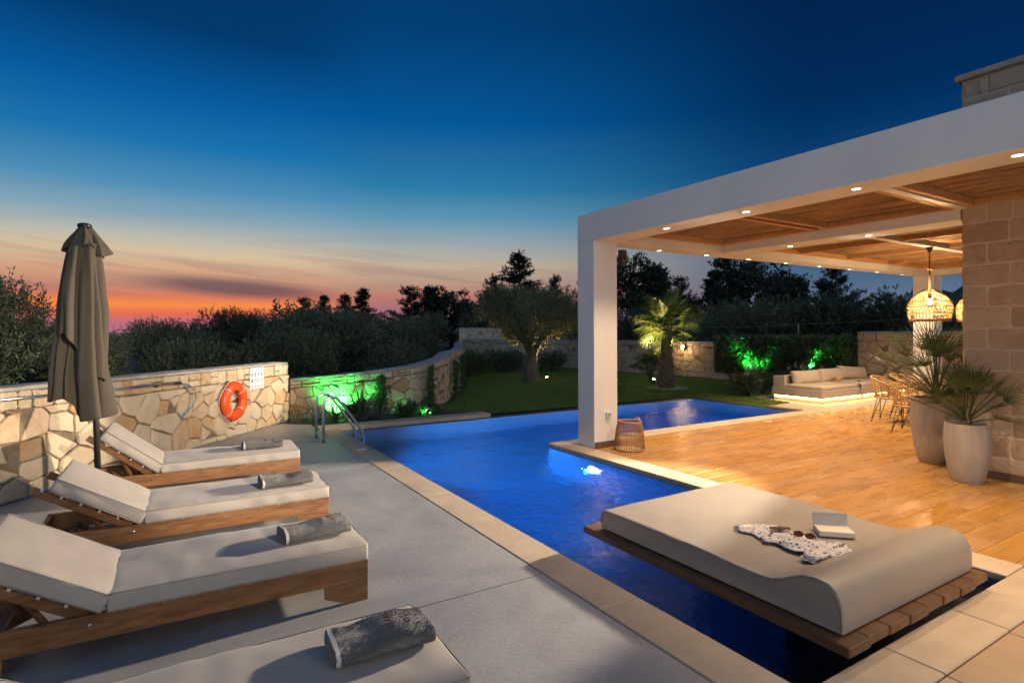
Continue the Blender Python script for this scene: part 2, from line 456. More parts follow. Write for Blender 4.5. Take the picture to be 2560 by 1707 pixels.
pool_lamp(10.0, PY1 + .004, -.45, (0, 1, -.05), 200, 'round pool lamp under the terrace edge nearest the sofa')

# ------------------------------------------------------------------ deck, coping, paving
def screed_mat():
    m = M('screed', (.25, .246, .243), .40, .1, .8, col2=(.37, .362, .355), rvar=.12, detail=9, distort=2.2)
    nt = m.node_tree; N = nt.nodes.new; L = nt.links.new; b = nt.nodes['Principled BSDF']
    tc = N('ShaderNodeTexCoord'); w = N('ShaderNodeTexWave'); w.wave_type = 'RINGS'; w.inputs['Scale'].default_value = 5.0
    w.inputs['Distortion'].default_value = 14; w.inputs['Detail'].default_value = 4; w.inputs['Detail Scale'].default_value = 2.2
    L(tc.outputs['Object'], w.inputs['Vector'])
    bp = N('ShaderNodeBump'); bp.inputs['Strength'].default_value = .10; bp.inputs['Distance'].default_value = .006
    L(w.outputs[1], bp.inputs['Height']); L(bp.outputs[0], b.inputs['Normal'])
    return m
screed = screed_mat()
WA = Vector((-1.229, 7.365, 0)); WD = Vector((.6312587, .77557234, 0))     # foot line of the wall behind the loungers
def deck():
    root = empty('pool_deck', (0, 0, 0)); root['kind'] = 'structure'
    MB().add([(-6, -3, -.06), (2.17, -3, -.06), (2.17, 10.3, -.06), (1.4, 11.2, -.06), (-3, 6, -.06), (-6, 3, -.06)], [(0, 1, 2, 3, 4, 5)]).build('joint_bed', M('joint', (.05, .048, .045), .9), root)
    g = .004; ys = [-3, 1.15, 3.19, 5.24, 7.3, 9.05, 10.2]
    def wx(y): return WA.x + (y - WA.y) / WD.y * WD.x - .05      # where the wall stands
    for i in range(len(ys) - 1):
        a, b = ys[i] + g, ys[i+1] - g
        for x0, x1 in ((-1.75, 2.18), (-6.0, -1.75)):
            p = [(max(x0, wx(a)) if x0 > -3 else x0 + g, a), (x1 - g, a), (x1 - g, b), (max(x0, wx(b)) if x0 > -3 else x0 + g, b)]
            if x1 < -1 and a > 5: continue
            if x1 < -1: p = [(max(-6, wx(a)) + g, a), (x1 - g, a), (x1 - g, b), (max(-6, min(x1 - .1, wx(b))) + g, b)] if b < 7 else p
            MB().prism(p, -.08, 0).build('screed_slab', screed, root)
    MB().prism([(wx(10.2) , 10.206), (2.18, 10.206), (2.18, 10.5), (1.75, 10.9), (1.5, 10.75)], -.08, -.002).build('screed_slab', screed, root)
deck()
cop_m = M('coping_stone', (.40, .315, .22), .55, .18, 2.6, col2=(.52, .42, .31), bump=.12, bscale=22, rnd=.10)
def coping():
    root = empty('pool_coping', (0, 0, 0)); root['kind'] = 'structure'
    def stone(x0, y0, x1, y1, top=0.004):
        g = .0025
        MB().box((x0 + g, y0 + g, -.048), (x1 - g, y1 - g, top), .006).build('coping_stone', cop_m, root)
    # left run
    ys = [1.24, 2.60, 4.02, 5.30, 6.62, 7.72, 8.9, PY2]
    for a, b in zip(ys, ys[1:]): stone(PX0 - CW + .004, a, PX0 + .012, b)
    # far run (with the square corner)
    xs = [PX0 - CW + .004, 3.25, 4.35, 5.47]
    for a, b in zip(xs, xs[1:]): stone(a, PY2 + .002, b, PY2 + .34, .03)
    # near end and its outer row
    xs = [PX0 + .014, 3.18, 3.95, PX1 + CW]
    for a, b in zip(xs, xs[1:]): stone(a, PY0 - .27, b, PY0 + .012)
    # terrace run
    ys = [PY0 + .014, 2.3, 3.5, 4.7, 5.85, PY1 + .012]
    for a, b in zip(ys, ys[1:]): stone(PX1 - .012, a, PX1 + CW, b)
    xs = [PX1 + CW, 6.3, 7.5, 8.7, 9.9, 11.0, PX2 + .34]
    for a, b in zip(xs, xs[1:]): stone(a, PY1 - .33, b, PY1 + .012)
    stone(PX2 - .012, PY1 + .012, PX2 + .34, 7.70)
coping()
pav_m = M('paving_stone', (.33, .225, .13), .6, .2, 1.8, col2=(.44, .315, .20), bump=.2, bscale=16, rnd=.12)
def paving():
    root = empty('stone_paving', (0, 0, 0)); root['kind'] = 'structure'
    MB().box((2.185, -3, -.08), (5.105, 1.235, -.0025)).build('mortar_bed', M('pale_grout', (.33, .235, .145), .9, .2, 10), root)
    y = 1.235
    for r, h in enumerate((.62, .62, .62, .7, .7)):
        x = 2.19; k = 0
        while x < 5.08:
            w = (.98, .74, 1.1, .86)[(k + r) % 4]; x1 = min(5.106, x + w)
            if 5.106 - x1 < .25: x1 = 5.106
            MB().box((x + .0022, y - h + .0022, -.05), (x1 - .0022, y - .0022, .001 + .0015 * ((k * 7 + r * 3) % 3)), .003).build('paving_slab', pav_m, root)
            x = x1; k += 1
        y -= h
paving()
wt_m = M('wood_look_tile', (.31, .152, .042), .28, .25, 2.2, stretch=(.6, 3.4, 1), col2=(.46, .252, .075), rnd=.065, rvar=.06, detail=5, distort=.5, bump=.04, bscale=30, rhue=.08)
def terrace():
    root = empty('terrace_floor', (0, 0, 0)); root['kind'] = 'structure'
    MB().prism([(5.11, -3), (7.84, -3), (7.84, 2.88), (16.2, 2.88), (16.2, PY1 - .332), (5.11, PY1 - .332)], -.12, -.012).build('grout_bed', M('grout', (.22, .145, .08), .9), root)
    W, Ln = .225, 1.2; y = PY1 - .332; r = 0
    meshes = {}
    while y > -1.0:
        y0 = y - W
        xend = 16.2 if y0 > 2.86 else 7.83
        x = 5.113 - (r * .4) % Ln
        while x < xend:
            a, b = max(5.113, x), min(xend, x + Ln)
            if b - a > .06:
                key = round(b - a, 2)
                if key not in meshes:
                    meshes[key] = MB().box((.0018, .0018, -.011), (b - a - .0018, W - .0018, 0), .0012).mesh('plank')
                o = link('plank', meshes[key], wt_m, root); o.location = (a, y0, .0)
            x += Ln
        y = y0; r += 1
terrace()
peb_m = M('washed_pebble', (.33, .29, .24), .7, .5, 90, col2=(.52, .46, .38), bump=.5, bscale=110, bdist=.008)
o = MB().prism([(PX2 + .345, PY1 - .33), (16.2, PY1 - .33), (16.2, 8.9), (12.45, 8.9), (12.3, 7.75), (PX2 + .345, 7.75)], -.12, -.004).build('pebble_paving', peb_m); o['kind'] = 'structure'
# ------------------------------------------------------------------ stone walls
def clip(poly, nx, ny, d):          # keep nx*x+ny*y <= d
    out = []
    for i in range(len(poly)):
        a, b = poly[i], poly[(i + 1) % len(poly)]
        da, db = nx*a[0] + ny*a[1] - d, nx*b[0] + ny*b[1] - d
        if da <= 0: out.append(a)
        if (da < 0 < db) or (db < 0 < da):
            t = da / (da - db); out.append((a[0] + (b[0]-a[0])*t, a[1] + (b[1]-a[1])*t))
    return out
def inset(poly, d):
    n = len(poly); out = list(poly)
    for i in range(n):
        a, b = poly[i], poly[(i + 1) % n]
        ex, ey = b[0]-a[0], b[1]-a[1]; l = math.hypot(ex, ey)
        if l < 1e-6: continue
        nx, ny = ey / l, -ex / l            # outward for ccw
        out = clip(out, nx, ny, nx*a[0] + ny*a[1] - d)
        if len(out) < 3: return []
    return out
def area(p): return .5 * sum(p[i][0]*p[(i+1) % len(p)][1] - p[(i+1) % len(p)][0]*p[i][1] for i in range(len(p)))

def rubble(L, htop, size, rng, course=.17, sx=1.15):
    """irregular stones filling a strip 0..L x 0..htop(s); returns convex polygons (s, z)"""
    cells = []
    hm = max(htop(s) for s in np.linspace(0, L, 20))
    # body seeds: dart throwing with two radii (large stones first, then fillers)
    seeds = []
    z = -.04; r_ = 0
    while z < hm:                                   # rough courses of blocky stones, many doubled or dropped
        h = rng.uniform(.50, 1.0) * size; s = -rng.uniform(0, size)
        while s < L + .1:
            w = rng.uniform(.6, 1.5) * size
            q = rng.random()
            if q < .12: pass                         # dropped: the neighbours grow into it
            elif q < .26:                            # split into two small stones
                seeds.append((s + w*.3, z + h*rng.uniform(.15, .4), size*.45)); seeds.append((s + w*.7, z + h*rng.uniform(.55, .85), size*.45))
            else: seeds.append((s + w*.5 + rng.uniform(-.18, .18)*w, z + h*.5 + rng.uniform(-.22, .22)*h, size*rng.uniform(.55, .95)))
            s += w
        z += h; r_ += 1
    for s, z, r in seeds:
        poly = [(s-1.2, z-1.2), (s+1.2, z-1.2), (s+1.2, z+1.2), (s-1.2, z+1.2)]
        for a, b, r2 in sorted(seeds, key=lambda q: (q[0]-s)**2 + (q[1]-z)**2)[1:22]:
            dx, dz = (a-s)/sx**2, (b-z)
            k = .5 * (1 + (r - r2) * .45 / max(.05, math.hypot(a-s, b-z)))
            mx, mz = s + (a-s)*k, z + (b-z)*k
            poly = clip(poly, dx, dz, dx*mx + dz*mz)
            if len(poly) < 3: break
        if len(poly) < 3: continue
        poly = clip(poly, 1, 0, L); poly = clip(poly, -1, 0, 0) if len(poly) > 2 else poly
        if len(poly) < 3: continue
        poly = clip(poly, 0, -1, 0.0)
        if len(poly) < 3: continue
        ht = htop(s) - course
        sl = (htop(min(L, s + .2)) - htop(max(0, s - .2))) / .4
        poly = clip(poly, -sl, 1, ht - sl * s)
        if len(poly) > 2: cells.append(poly)
    # squarer top course
    if course > 0:
        s = 0.0
        while s < L - .02:
            w = rng.uniform(.13, .34); e = min(L, s + w)
            if L - e < .1: e = L
            z0, z1 = htop(s), htop(e)
            if rng.random() < .3:
                m = rng.uniform(.4, .6) * course
                cells.append([(s, z0-course), (e, z1-course), (e, z1-course+m), (s, z0-course+m)])
                cells.append([(s, z0-course+m), (e, z1-course+m), (e, z1), (s, z0)])
            else:
                cells.append([(s, z0-course), (e, z1-course), (e, z1), (s, z0)])
            s = e
    return cells

def stone_mesh(poly, W, rng, gap, proud):
    p = inset(poly, gap)
    if len(p) < 3 or area(p) < .0012: return None
    q = []
    n = len(p)
    per = sum(math.dist(p[i], p[(i+1) % n]) for i in range(n))
    for i in range(n):
        a, b, c = p[i-1], p[i], p[(i+1) % n]
        la, lc = math.dist(a, b), math.dist(b, c)
        if min(la, lc) < per * .02: continue
        cc = rng.uniform(.006, .026); t1, t2 = min(.35, cc / max(la, .01)), min(.35, cc / max(lc, .01))
        q.append((b[0] + (a[0]-b[0])*t1, b[1] + (a[1]-b[1])*t1))
        q.append((b[0] + (c[0]-b[0])*t2, b[1] + (c[1]-b[1])*t2))
        if lc > .16:                                  # wobble long edges
            m = .5 + rng.uniform(-.15, .15); w = rng.uniform(-.013, .009)
            q.append((b[0] + (c[0]-b[0])*m + (c[1]-b[1])/lc*w, b[1] + (c[1]-b[1])*m - (c[0]-b[0])/lc*w))
    if len(q) < 3: return None
    cs = sum(a for a, b in q) / len(q); cz = sum(b for a, b in q) / len(q)
    n = len(q); vs = []; pr = proud * rng.uniform(.35, 1.4)
    tk = .05 * min(1, proud / .022) ** 1.5; tilt = (rng.uniform(-tk, tk), rng.uniform(-tk, tk))
    rings = [(1.0, -.05), (1.0, pr * .35), (.93, pr * .85), (.62, pr + rng.uniform(-.004, .006))]
    for sc, d in rings:
        for s, z in q:
            s2, z2 = cs + (s-cs)*sc, cz + (z-cz)*sc
            dd = d + ((s2-cs)*tilt[0] + (z2-cz)*tilt[1] if d > 0 else 0) + (rng.uniform(-.004, .004) if d > 0 else 0)
            vs.append(W(s2, z2, dd))
    vs.append(W(cs, cz, pr + rng.uniform(-.005, .008)))
    fs = []
    for k in range(len(rings) - 1):
        for i in range(n): fs.append((k*n + i, k*n + (i+1) % n, (k+1)*n + (i+1) % n, (k+1)*n + i))
    for i in range(n): fs.append((3*n + i, 3*n + (i+1) % n, len(vs) - 1))
    return MB().add(vs, fs)

def stone_mat(name, c1, c2, c3):
    m = bpy.data.materials.new(name); m.use_nodes = True; nt = m.node_tree; N = nt.nodes.new; L = nt.links.new
    b = nt.nodes['Principled BSDF']; b.inputs['Roughness'].default_value = .88; b.inputs['Specular IOR Level'].default_value = .25
    tc = N('ShaderNodeTexCoord'); oi = N('ShaderNodeObjectInfo')
    ad = N('ShaderNodeVectorMath'); ad.operation = 'MULTIPLY_ADD'; ad.inputs[1].default_value = (1, 1, 1)
    cb = N('ShaderNodeMath'); cb.operation = 'MULTIPLY'; cb.inputs[1].default_value = 53; L(oi.outputs['Random'], cb.inputs[0])
    L(tc.outputs['Object'], ad.inputs[0]); L(cb.outputs[0], ad.inputs[2])
    n1 = N('ShaderNodeTexNoise'); n1.inputs['Scale'].default_value = 4.5; n1.inputs['Detail'].default_value = 8; n1.inputs['Roughness'].default_value = .65; n1.inputs['Distortion'].default_value = .8
    L(ad.outputs[0], n1.inputs['Vector'])
    # tone of the stone: random + blotches
    mx = N('ShaderNodeMath'); mx.operation = 'MULTIPLY_ADD'; L(oi.outputs['Random'], mx.inputs[0]); mx.inputs[1].default_value = .55; 
    sc = N('ShaderNodeMath'); sc.operation = 'MULTIPLY'; sc.inputs[1].default_value = .62; L(n1.outputs[0], sc.inputs[0]); L(sc.outputs[0], mx.inputs[2])
    cr = N('ShaderNodeValToRGB'); e = cr.color_ramp.elements
    e[0].position = .25; e[0].color = (*c1, 1); e[1].position = .88; e[1].color = (*c3, 1); k = e.new(.6); k.color = (*c2, 1)
    L(mx.outputs[0], cr.inputs[0]); L(cr.outputs[0], b.inputs['Base Color'])
    n2 = N('ShaderNodeTexNoise'); n2.inputs['Scale'].default_value = 19; n2.inputs['Detail'].default_value = 7; n2.inputs['Roughness'].default_value = .7
    L(ad.outputs[0], n2.inputs['Vector'])
    bp = N('ShaderNodeBump'); bp.inputs['Strength'].default_value = .8; bp.inputs['Distance'].default_value = .02
    L(n2.outputs[0], bp.inputs['Height']); L(bp.outputs[0], b.inputs['Normal'])
    return m
stone_m = stone_mat('limestone', (.54, .43, .29), (.56, .46, .33), (.45, .27, .125))
stone_pale = stone_mat('limestone_pale', (.45, .36, .25), (.50, .42, .31), (.40, .29, .18))
cap_m = M('wall_cap', (.30, .27, .24), .9, .3, 7, bump=.6, bscale=22, col2=(.42, .38, .33))

def stone_wall(name, label, pts, htop, size, thick, seed, mat=stone_m, gap=.006, proud=.034, back_dir=None, flip=1, group='garden walls', course=.17, end_faces=True, zb=-.2):
    rng = random.Random(seed)
    L, f = path_fn(pts)
    root = empty(name, (*pts[0][:2], 0), 0, label, 'wall', group)
    org = Vector((pts[0][0], pts[0][1], 0))
    def W(s, z, d):
        p, nrm = f(s); q = p + nrm * d * flip - org
        return (q.x, q.y, z)
    # mortar core
    ns = max(2, int(L / .25)); mb = MB(); vs = []; fs = []
    for i in range(ns + 1):
        s = L * i / ns; h = htop(s) - .035
        vs += [W(s, zb, -.004), W(s, h, -.004), W(s, h, -thick), W(s, zb, -thick)]
    for i in range(ns):
        for j in range(4):
            a = [i*4 + j, i*4 + (j+1) % 4, (i+1)*4 + (j+1) % 4, (i+1)*4 + j]; fs.append(tuple(a if flip > 0 else a[::-1]))
    fs += [(0, 1, 2, 3)[::flip], (ns*4 + 3, ns*4 + 2, ns*4 + 1, ns*4)[::flip]]
    mb.add(vs, fs).build('mortar_core', mortar, root)
    # cap
    vs = []; fs = []; ns = max(2, int(L / .12))
    for i in range(ns + 1):
        s = L * i / ns; h = htop(s)
        j1, j2 = rng.uniform(-.006, .006), rng.uniform(-.006, .006)
        vs += [W(s, h - .034, .012), W(s, h + j1, .010 + j2), W(s, h + .012 + j2, -thick * .4), W(s, h + j2, -thick - .01), W(s, h - .034, -thick - .012)]
    for i in range(ns):
        for j in range(5):
            a = [i*5 + j, i*5 + (j+1) % 5, (i+1)*5 + (j+1) % 5, (i+1)*5 + j]; fs.append(tuple(a if flip > 0 else a[::-1]))
    fs += [(0, 1, 2, 3, 4), (ns*5 + 4, ns*5 + 3, ns*5 + 2, ns*5 + 1, ns*5)]
    MB().add(vs, fs).build('cap', cap_m, root)
    pieces = []
    for poly in rubble(L, lambda s: htop(s) - .036, size, rng, course):
        m = stone_mesh(poly, W, rng, gap, proud)
        if m is not None: pieces.append(m)
    def shows(m):                                    # stones that show largest first
        p = Vector(m.v[-1]) + org
        return (max(q[2] for q in m.v) - min(q[2] for q in m.v)) / max(1, (p - Vector((0, 0, CAM_H))).length)
    pieces.sort(key=shows, reverse=True)
    for m in pieces[:285]: m.build('stone', mat, root)
    if len(pieces) > 285:
        rest = MB()
        for m in pieces[285:]: rest.add(m.v, m.f)
        rest.build('far_stonework', mat, root)['kind'] = 'stuff'
    if end_faces:
        for s_end, sg in ((0.0, -1), (L, 1)):
            p, nrm = f(s_end); tg = Vector((-nrm.y, nrm.x, 0)) * sg
            def WE(a, z, d, p=p, nrm=nrm, tg=tg):
                q = p - nrm * flip * a + tg * d - org; return (q.x, q.y, z)
            z = 0
            while z < htop(s_end) - .05:
                h = rng.uniform(.16, .3); z1 = min(htop(s_end) - .036, z + h)
                sp = [(0, z), (thick, z), (thick, z1), (0, z1)]
                if (sg * flip) > 0: pass
                m = stone_mesh(sp, WE, rng, gap, proud)
                if m: m.build('stone', mat, root)
                z = z1
    return root

# wall behind the loungers: runs from off frame (left) to the step down
P1a = WA - WD * 2.6; P1b = WA + WD * 4.98
stone_wall('stone_wall', 'pale rubble stone wall behind the loungers carrying the orange lifebuoy', [(P1a.x, P1a.y), (P1b.x, P1b.y)],
           lambda s: 1.135 - .0065 * s, .30, .32, 11, course=.19)
# lower curved garden wall
def h2(s): return .76 + .36 * min(1, s / 5.0) + .02 * min(1, max(0, s - 5) / 5)
stone_wall('stone_wall', 'low curving rubble stone wall lit green beside the agaves', [(P1b.x + .05, P1b.y + .02), (3.1, 11.02), (4.35, 11.12), (5.47, 12.05), (6.1, 13.0), (7.39, 15.0), (9.2, 18.6), (11.4, 23.2)],
           h2, .25, .3, 5, course=.13, proud=.016)
# rear garden wall with the wall lamp, running off behind the olive
stone_wall('stone_wall', 'rear garden wall of pale stone with a lit wall lamp behind the palm', [(13.45, 27.0), (15.25, 20.0), (16.02, 13.02)], lambda s: 1.26, .30, .3, 21, stone_pale, course=.14, gap=.007, proud=.012)
# planter kerb in front of the hedge
stone_wall('planter_wall', 'low stone planter kerb at the foot of the clipped hedge', [(15.92, 12.98), (15.95, 8.55)], lambda s: .20, .3, .18, 31, stone_pale, course=0, gap=.006, proud=.01, end_faces=False)
# wall behind the sofa and the rear column
stone_wall('stone_wall', 'tall pale stone garden wall behind the sofa and rear column', [(16.3, 8.42), (16.3, 2.2)], lambda s: 1.60, .36, .3, 41, stone_pale, course=.2, gap=.007, proud=.012)
# distant wall end beyond the olive tree
stone_wall('stone_wall', 'distant square stone wall end beyond the olive tree', [(13.30, 27.3), (15.3, 26.1)], lambda s: 1.83, .4, .3, 51, stone_pale, course=.2, proud=.012)

# ------------------------------------------------------------------ house wall of dressed blocks
ash_m = stone_mat('dressed_limestone', (.47, .36, .25), (.52, .41, .29), (.40, .285, .185))
HX, HY, HT = 7.82, 2.89, 4.50
def house():
    rng = random.Random(3)
    root = empty('stone_house', (HX, HY, 0), 0, 'house corner of dressed limestone blocks behind the potted palms', 'house')
    pm = M('pointing', (.56, .455, .345), .9, .12, 6, bump=.3)
    MB().box((.012, -7.5, -.1), (7.4, -.012, HT)).build('wall', pm, root)
    ch = .238; nrow = int(HT / ch) + 1
    for r in range(nrow):
        z0, z1 = r * ch + .008, min(HT - .004, (r + 1) * ch - .008)
        if z1 - z0 < .05: continue
        def block(W, a, b):
            m = stone_mesh([(a, z0), (b, z0), (b, z1), (a, z1)], W, rng, .004, .010)
            if m: m.build('stone_block', ash_m, root)
        def WX(s, z, d): return (.012 - d, -s, z)           # face towards the pool
        def WY(s, z, d): return (s, -.012 + d, z)           # end face towards the garden
        # alternate quoins at the corner
        s = 0.0; first = True
        while s < 2.9:
            w = (.44 if r % 2 else .24) if first else rng.choice((.22, .36, .42, .5)); first = False
            block(WX, s + .008, s + w - .008); s += w
        s = 0.0; first = True
        while s < 2.4:
            w = (.24 if r % 2 else .44) if first else rng.choice((.22, .36, .42, .5)); first = False
            block(lambda a, z, d: WY(a, z, d), s + .008, s + w - .008); s += w
    MB().box((-.05, -7.5, HT), (7.45, .05, HT + .07), .015).build('parapet_cap', M('parapet', (.40, .33, .26), .85, .15, 5, bump=.3), root)
    sk = M('skirting_tile', (.13, .085, .055), .5, .3, 4, stretch=(6, .6, 2))
    MB().box((-.014, -7.5, 0.001), (.0, .0, .085), .003).build('skirting', sk, root)
    MB().box((-.014, .001, 0.001), (7.4, .014, .085), .003).build('skirting', sk, root)
house()

# ------------------------------------------------------------------ pergola
batten_m = M('larch_batten', (.46, .235, .085), .55, .25, 5, stretch=(3, 3, 3), bump=.15, col2=(.58, .33, .14), rnd=.1)
reed_m = M('reed', (.10, .05, .022), .8, .4, 1.0, stretch=(70, 1.2, 8), col2=(.62, .41, .22), detail=4)
BX0, BX1, BZ0, BZ1 = 5.12, 5.55, 2.92, 3.32
def pergola():
    root = empty('pergola', (5.3, 6.4, 0), 0, 'white rendered pergola with recessed lamps and reed ceiling over the terrace', 'pergola')
    O = Vector((5.3, 6.4, 0))
    def bx(name, lo, hi, mat=plaster, ch=.006):
        return MB().box(tuple(Vector(lo) - O), tuple(Vector(hi) - O), ch).build(name, mat, root)
    bx('column', (5.12, 6.20, 0), (5.55, 6.57, BZ0 - .001))
    bx('column', (15.18, 6.14, 0), (15.60, 6.57, BZ0 - .001))
    bx('beam', (5.12, -3.0, BZ0), (5.55, 6.57, BZ1))                      # front beam
    bx('beam', (5.552, 6.20, BZ0 + .001), (15.60, 6.572, BZ1 - .002))       # end beam
    bx('beam', (7.83, 2.9, BZ0 + .002), (8.30, 6.198, 3.20))               # middle beam
    bx('beam', (15.18, 2.9, BZ0 + .001), (15.60, 6.198, BZ1 - .002))
    bx('skirting', (5.57, 6.185, .0), (5.60, 6.199, .085), M('skirting_tile', (.13, .085, .055)), .002)
    bx('skirting', (5.125, 6.186, .001), (5.552, 6.199, .085), M('skirting_tile', (.13, .085, .055)), .002)
    # battens: frames along the beams, cross battens
    zb0, zb1 = 3.045, 3.125
    def bat(lo, hi): bx('batten', lo, hi, batten_m, .004)
    bay1 = [(-3.0, .95), (1.02, 2.80), (2.94, 4.44), (4.56, 6.19)]
    for y0, y1 in bay1:
        for xa, xb in ((5.552, 5.62), (7.75, 7.828)): bat((xa, y0 + .06, zb0), (xb, y1 - .06, zb1))
        bat((5.552, y0, zb0 - .001), (7.828, y0 + .058, zb1 + .001)); bat((5.552, y1 - .058, zb0 - .001), (7.828, y1, zb1 + .001))
    for x in (8.35, 9.9, 11.5, 13.1, 14.7, 15.1):
        bat((x - .035, 2.9, zb0), (x + .035, 4.40, zb1)); bat((x - .035, 4.54, zb0), (x + .035, 6.12, zb1))
    bat((8.305, 6.125, zb0), (15.17, 6.196, zb1))
    wm = M('painted_steel', (.75, .73, .70), .45, .03)
    bx('cross_beam', (8.305, 4.41, 3.03), (15.175, 4.53, 3.15), wm, .004)
    bx('cross_beam', (5.555, 2.82, 3.035), (7.826, 2.92, 3.14), wm, .004)
    # reed mats: individual canes joined as one mat per bay
    def mat_(x0, x1, y0, y1, seed):
        rg = np.random.default_rng(seed); V = []; F = []; b = 0
        for layer in range(2):
            x = x0
            while x < x1:
                r = rg.uniform(.006, .011); z = 3.135 + layer * .012 + rg.uniform(-.003, .004)
                y = y0 - rg.uniform(0, .8)
                while y < y1:
                    l = rg.uniform(.9, 1.9); a, e = max(y0, y), min(y1, y + l)
                    if e - a > .1:
                        dx = rg.uniform(-.022, .022); sag = rg.uniform(-.010, .003)
                        pts = [(x, a, z), (x + dx*.5 + rg.uniform(-.006, .006), (a+e)/2, z + sag), (x + dx, e, z + rg.uniform(-.006, .004))]
                        for p in pts:
                            for k in range(3):
                                an = 2.0944 * k + .5
                                V.append((p[0] + r*math.cos(an) - O.x, p[1] - O.y, p[2] + r*math.sin(an)))
                        for i in range(2):
                            for k in range(3): F.append((b + i*3 + k, b + i*3 + (k+1) % 3, b + i*3 + 3 + (k+1) % 3, b + i*3 + 3 + k))
                        b += 9
                    y += l
                x += rg.uniform(.013, .027)
        o = link('reed_mat', fast_mesh('reed_mat', V, F), reed_m, root); o['kind'] = 'stuff'
    mat_(5.56, 7.82, 1.0, 6.19, 1); mat_(5.56, 7.82, -1.0, .97, 2); mat_(8.31, 15.17, 2.9, 6.19, 3)
    # outdoor speaker fixed under the end beam
    return root
pergola()
spk = empty('outdoor_speaker', (6.07, 6.66, 2.66), 0, 'dark slim outdoor speaker hung on the pergola beam behind the front column', 'speaker')
bm_ = M('dark_plastic', (.035, .034, .033), .5, .1)
MB().box((-.05, -.05, 0), (.05, .05, .25), .012).build('cabinet', bm_, spk)
MB().box((-.042, -.057, .012), (.042, -.051, .238), .003).build('grille', M('speaker_grille', (.06, .058, .055), .7, .2, 60), spk)
MB().box((-.02, -.088, .1), (.02, -.0575, .16)).build('bracket', bm_, spk)

DL = [(5.30, 1.61 + 1.135 * i) for i in range(-2, 4)] + [(6.67 + 1.106 * i, 6.46) for i in range(8)] + [(8.06, 5.14), (8.06, 4.02)]
ORD = ['first', 'second', 'third', 'fourth', 'fifth', 'sixth', 'seventh', 'eighth']
def downlights():
    rim = MB().lathe([(.036, -.001), (.047, -.004), (.050, .0), (.05, .004)], 20, cap=False).mesh('trim_ring')
    disc = MB().lathe([(.0365, .0), (.0365, .002)], 20).mesh('lamp_disc')
    gm = glow('downlight_lens', (1.0, .80, .52), 14)
    for i, (x, y) in enumerate(DL):
        where = ('front pergola beam over the pool, %s from the front column' % ORD[5 - i] if i < 6 else
                 'end pergola beam by the garden, %s from the front column' % ORD[i - 6] if i < 14 else
                 'middle pergola beam, %s lamp' % ('nearer the garden' if i == 14 else 'nearer the house'))
        r = empty('downlight', (x, y, BZ0 - .003 if i >= 0 else 0), 0, 'recessed round downlight in ' + where, 'downlight', 'recessed pergola downlights')
        if x > 7.9 and y < 6: r.location.z = BZ0 - .001
        link('trim_ring', rim, plaster, r, True); link('lens', disc, gm, r)
        lamp('SPOT', 'downlight_light', (0, 0, -.02), 175 if i < 6 else 180, WARM, .03, angle=118, blend=.7, parent=r)
downlights()
# ------------------------------------------------------------------ loungers
lw_m = M('lounger_wood', (.105, .042, .014), .42, .3, 2.6, stretch=(1.4, 11, 11), col2=(.29, .13, .045), rnd=.10, detail=8, distort=1.0, bump=.08, bscale=20, rvar=.08)
slat_m = M('lounger_slat', (.15, .065, .028), .5, .3, 3, stretch=(8, 1, 6), col2=(.24, .11, .045))
cush_m = M('taupe_canvas', (.345, .302, .258), .62, .06, 3.0, bump=.10, bscale=260, bdist=.002, sheen=.15)
piping_m = M('piping', (.20, .175, .15), .6, .05)
def cushion_mesh(lx, ly, lz, seed, nx=34, ny=16, pillow=.012, seam=True):
    """soft box with rounded edges and slight wrinkles; origin at min corner"""
    bm = bmesh.new(); bmesh.ops.create_cube(bm, size=1.0)
    bmesh.ops.transform(bm, matrix=Matrix.Translation((lx/2, ly/2, lz/2)) @ Matrix.Diagonal((lx, ly, lz, 1)), verts=bm.verts)
    bmesh.ops.bevel(bm, geom=bm.edges[:], offset=.018, segments=3, profile=.6, affect='EDGES')
    for ax, n, ln in ((0, nx, lx), (1, ny, ly)):
        for i in range(1, n):
            co = [0, 0, 0]; co[ax] = .02 + (ln - .04) * i / n; no = [0, 0, 0]; no[ax] = 1
            bmesh.ops.bisect_plane(bm, geom=bm.verts[:] + bm.edges[:] + bm.faces[:], plane_co=co, plane_no=no)
    bmesh.ops.bisect_plane(bm, geom=bm.verts[:] + bm.edges[:] + bm.faces[:], plane_co=(0, 0, lz*.5), plane_no=(0, 0, 1))
    for v in bm.verts:
        x, y, z = v.co
        dome = pillow * (1 - abs(2*x/lx - 1)**4) * (1 - abs(2*y/ly - 1)**4)
        w = mnoise.noise(Vector((x*3 + seed*7, y*4, z*5))) * .009 + mnoise.noise(Vector((x*11 + seed*1.7, y*4, z*3))) * .006 + mnoise.noise(Vector((x*26 + seed, y*9, z*3))) * .002
        cr = .005 * mnoise.noise(Vector((x*5 + seed, y*16, 3.3))) * max(0, 1 - x/.3)
        if z > lz * .6: v.co.z += dome + w + cr
        elif abs(y) < .004 or abs(y - ly) < .004:
            s = .006 * math.sin(x*21 + seed*2 + math.sin(x*7)*2) * math.exp(-abs(z - lz*.5)*14)
            v.co.y += (-1 if y < ly/2 else 1) * (.004 + s)
    for f in bm.faces: f.smooth = True
    me = bpy.data.meshes.new('mattress'); bm.to_mesh(me); bm.free(); return me

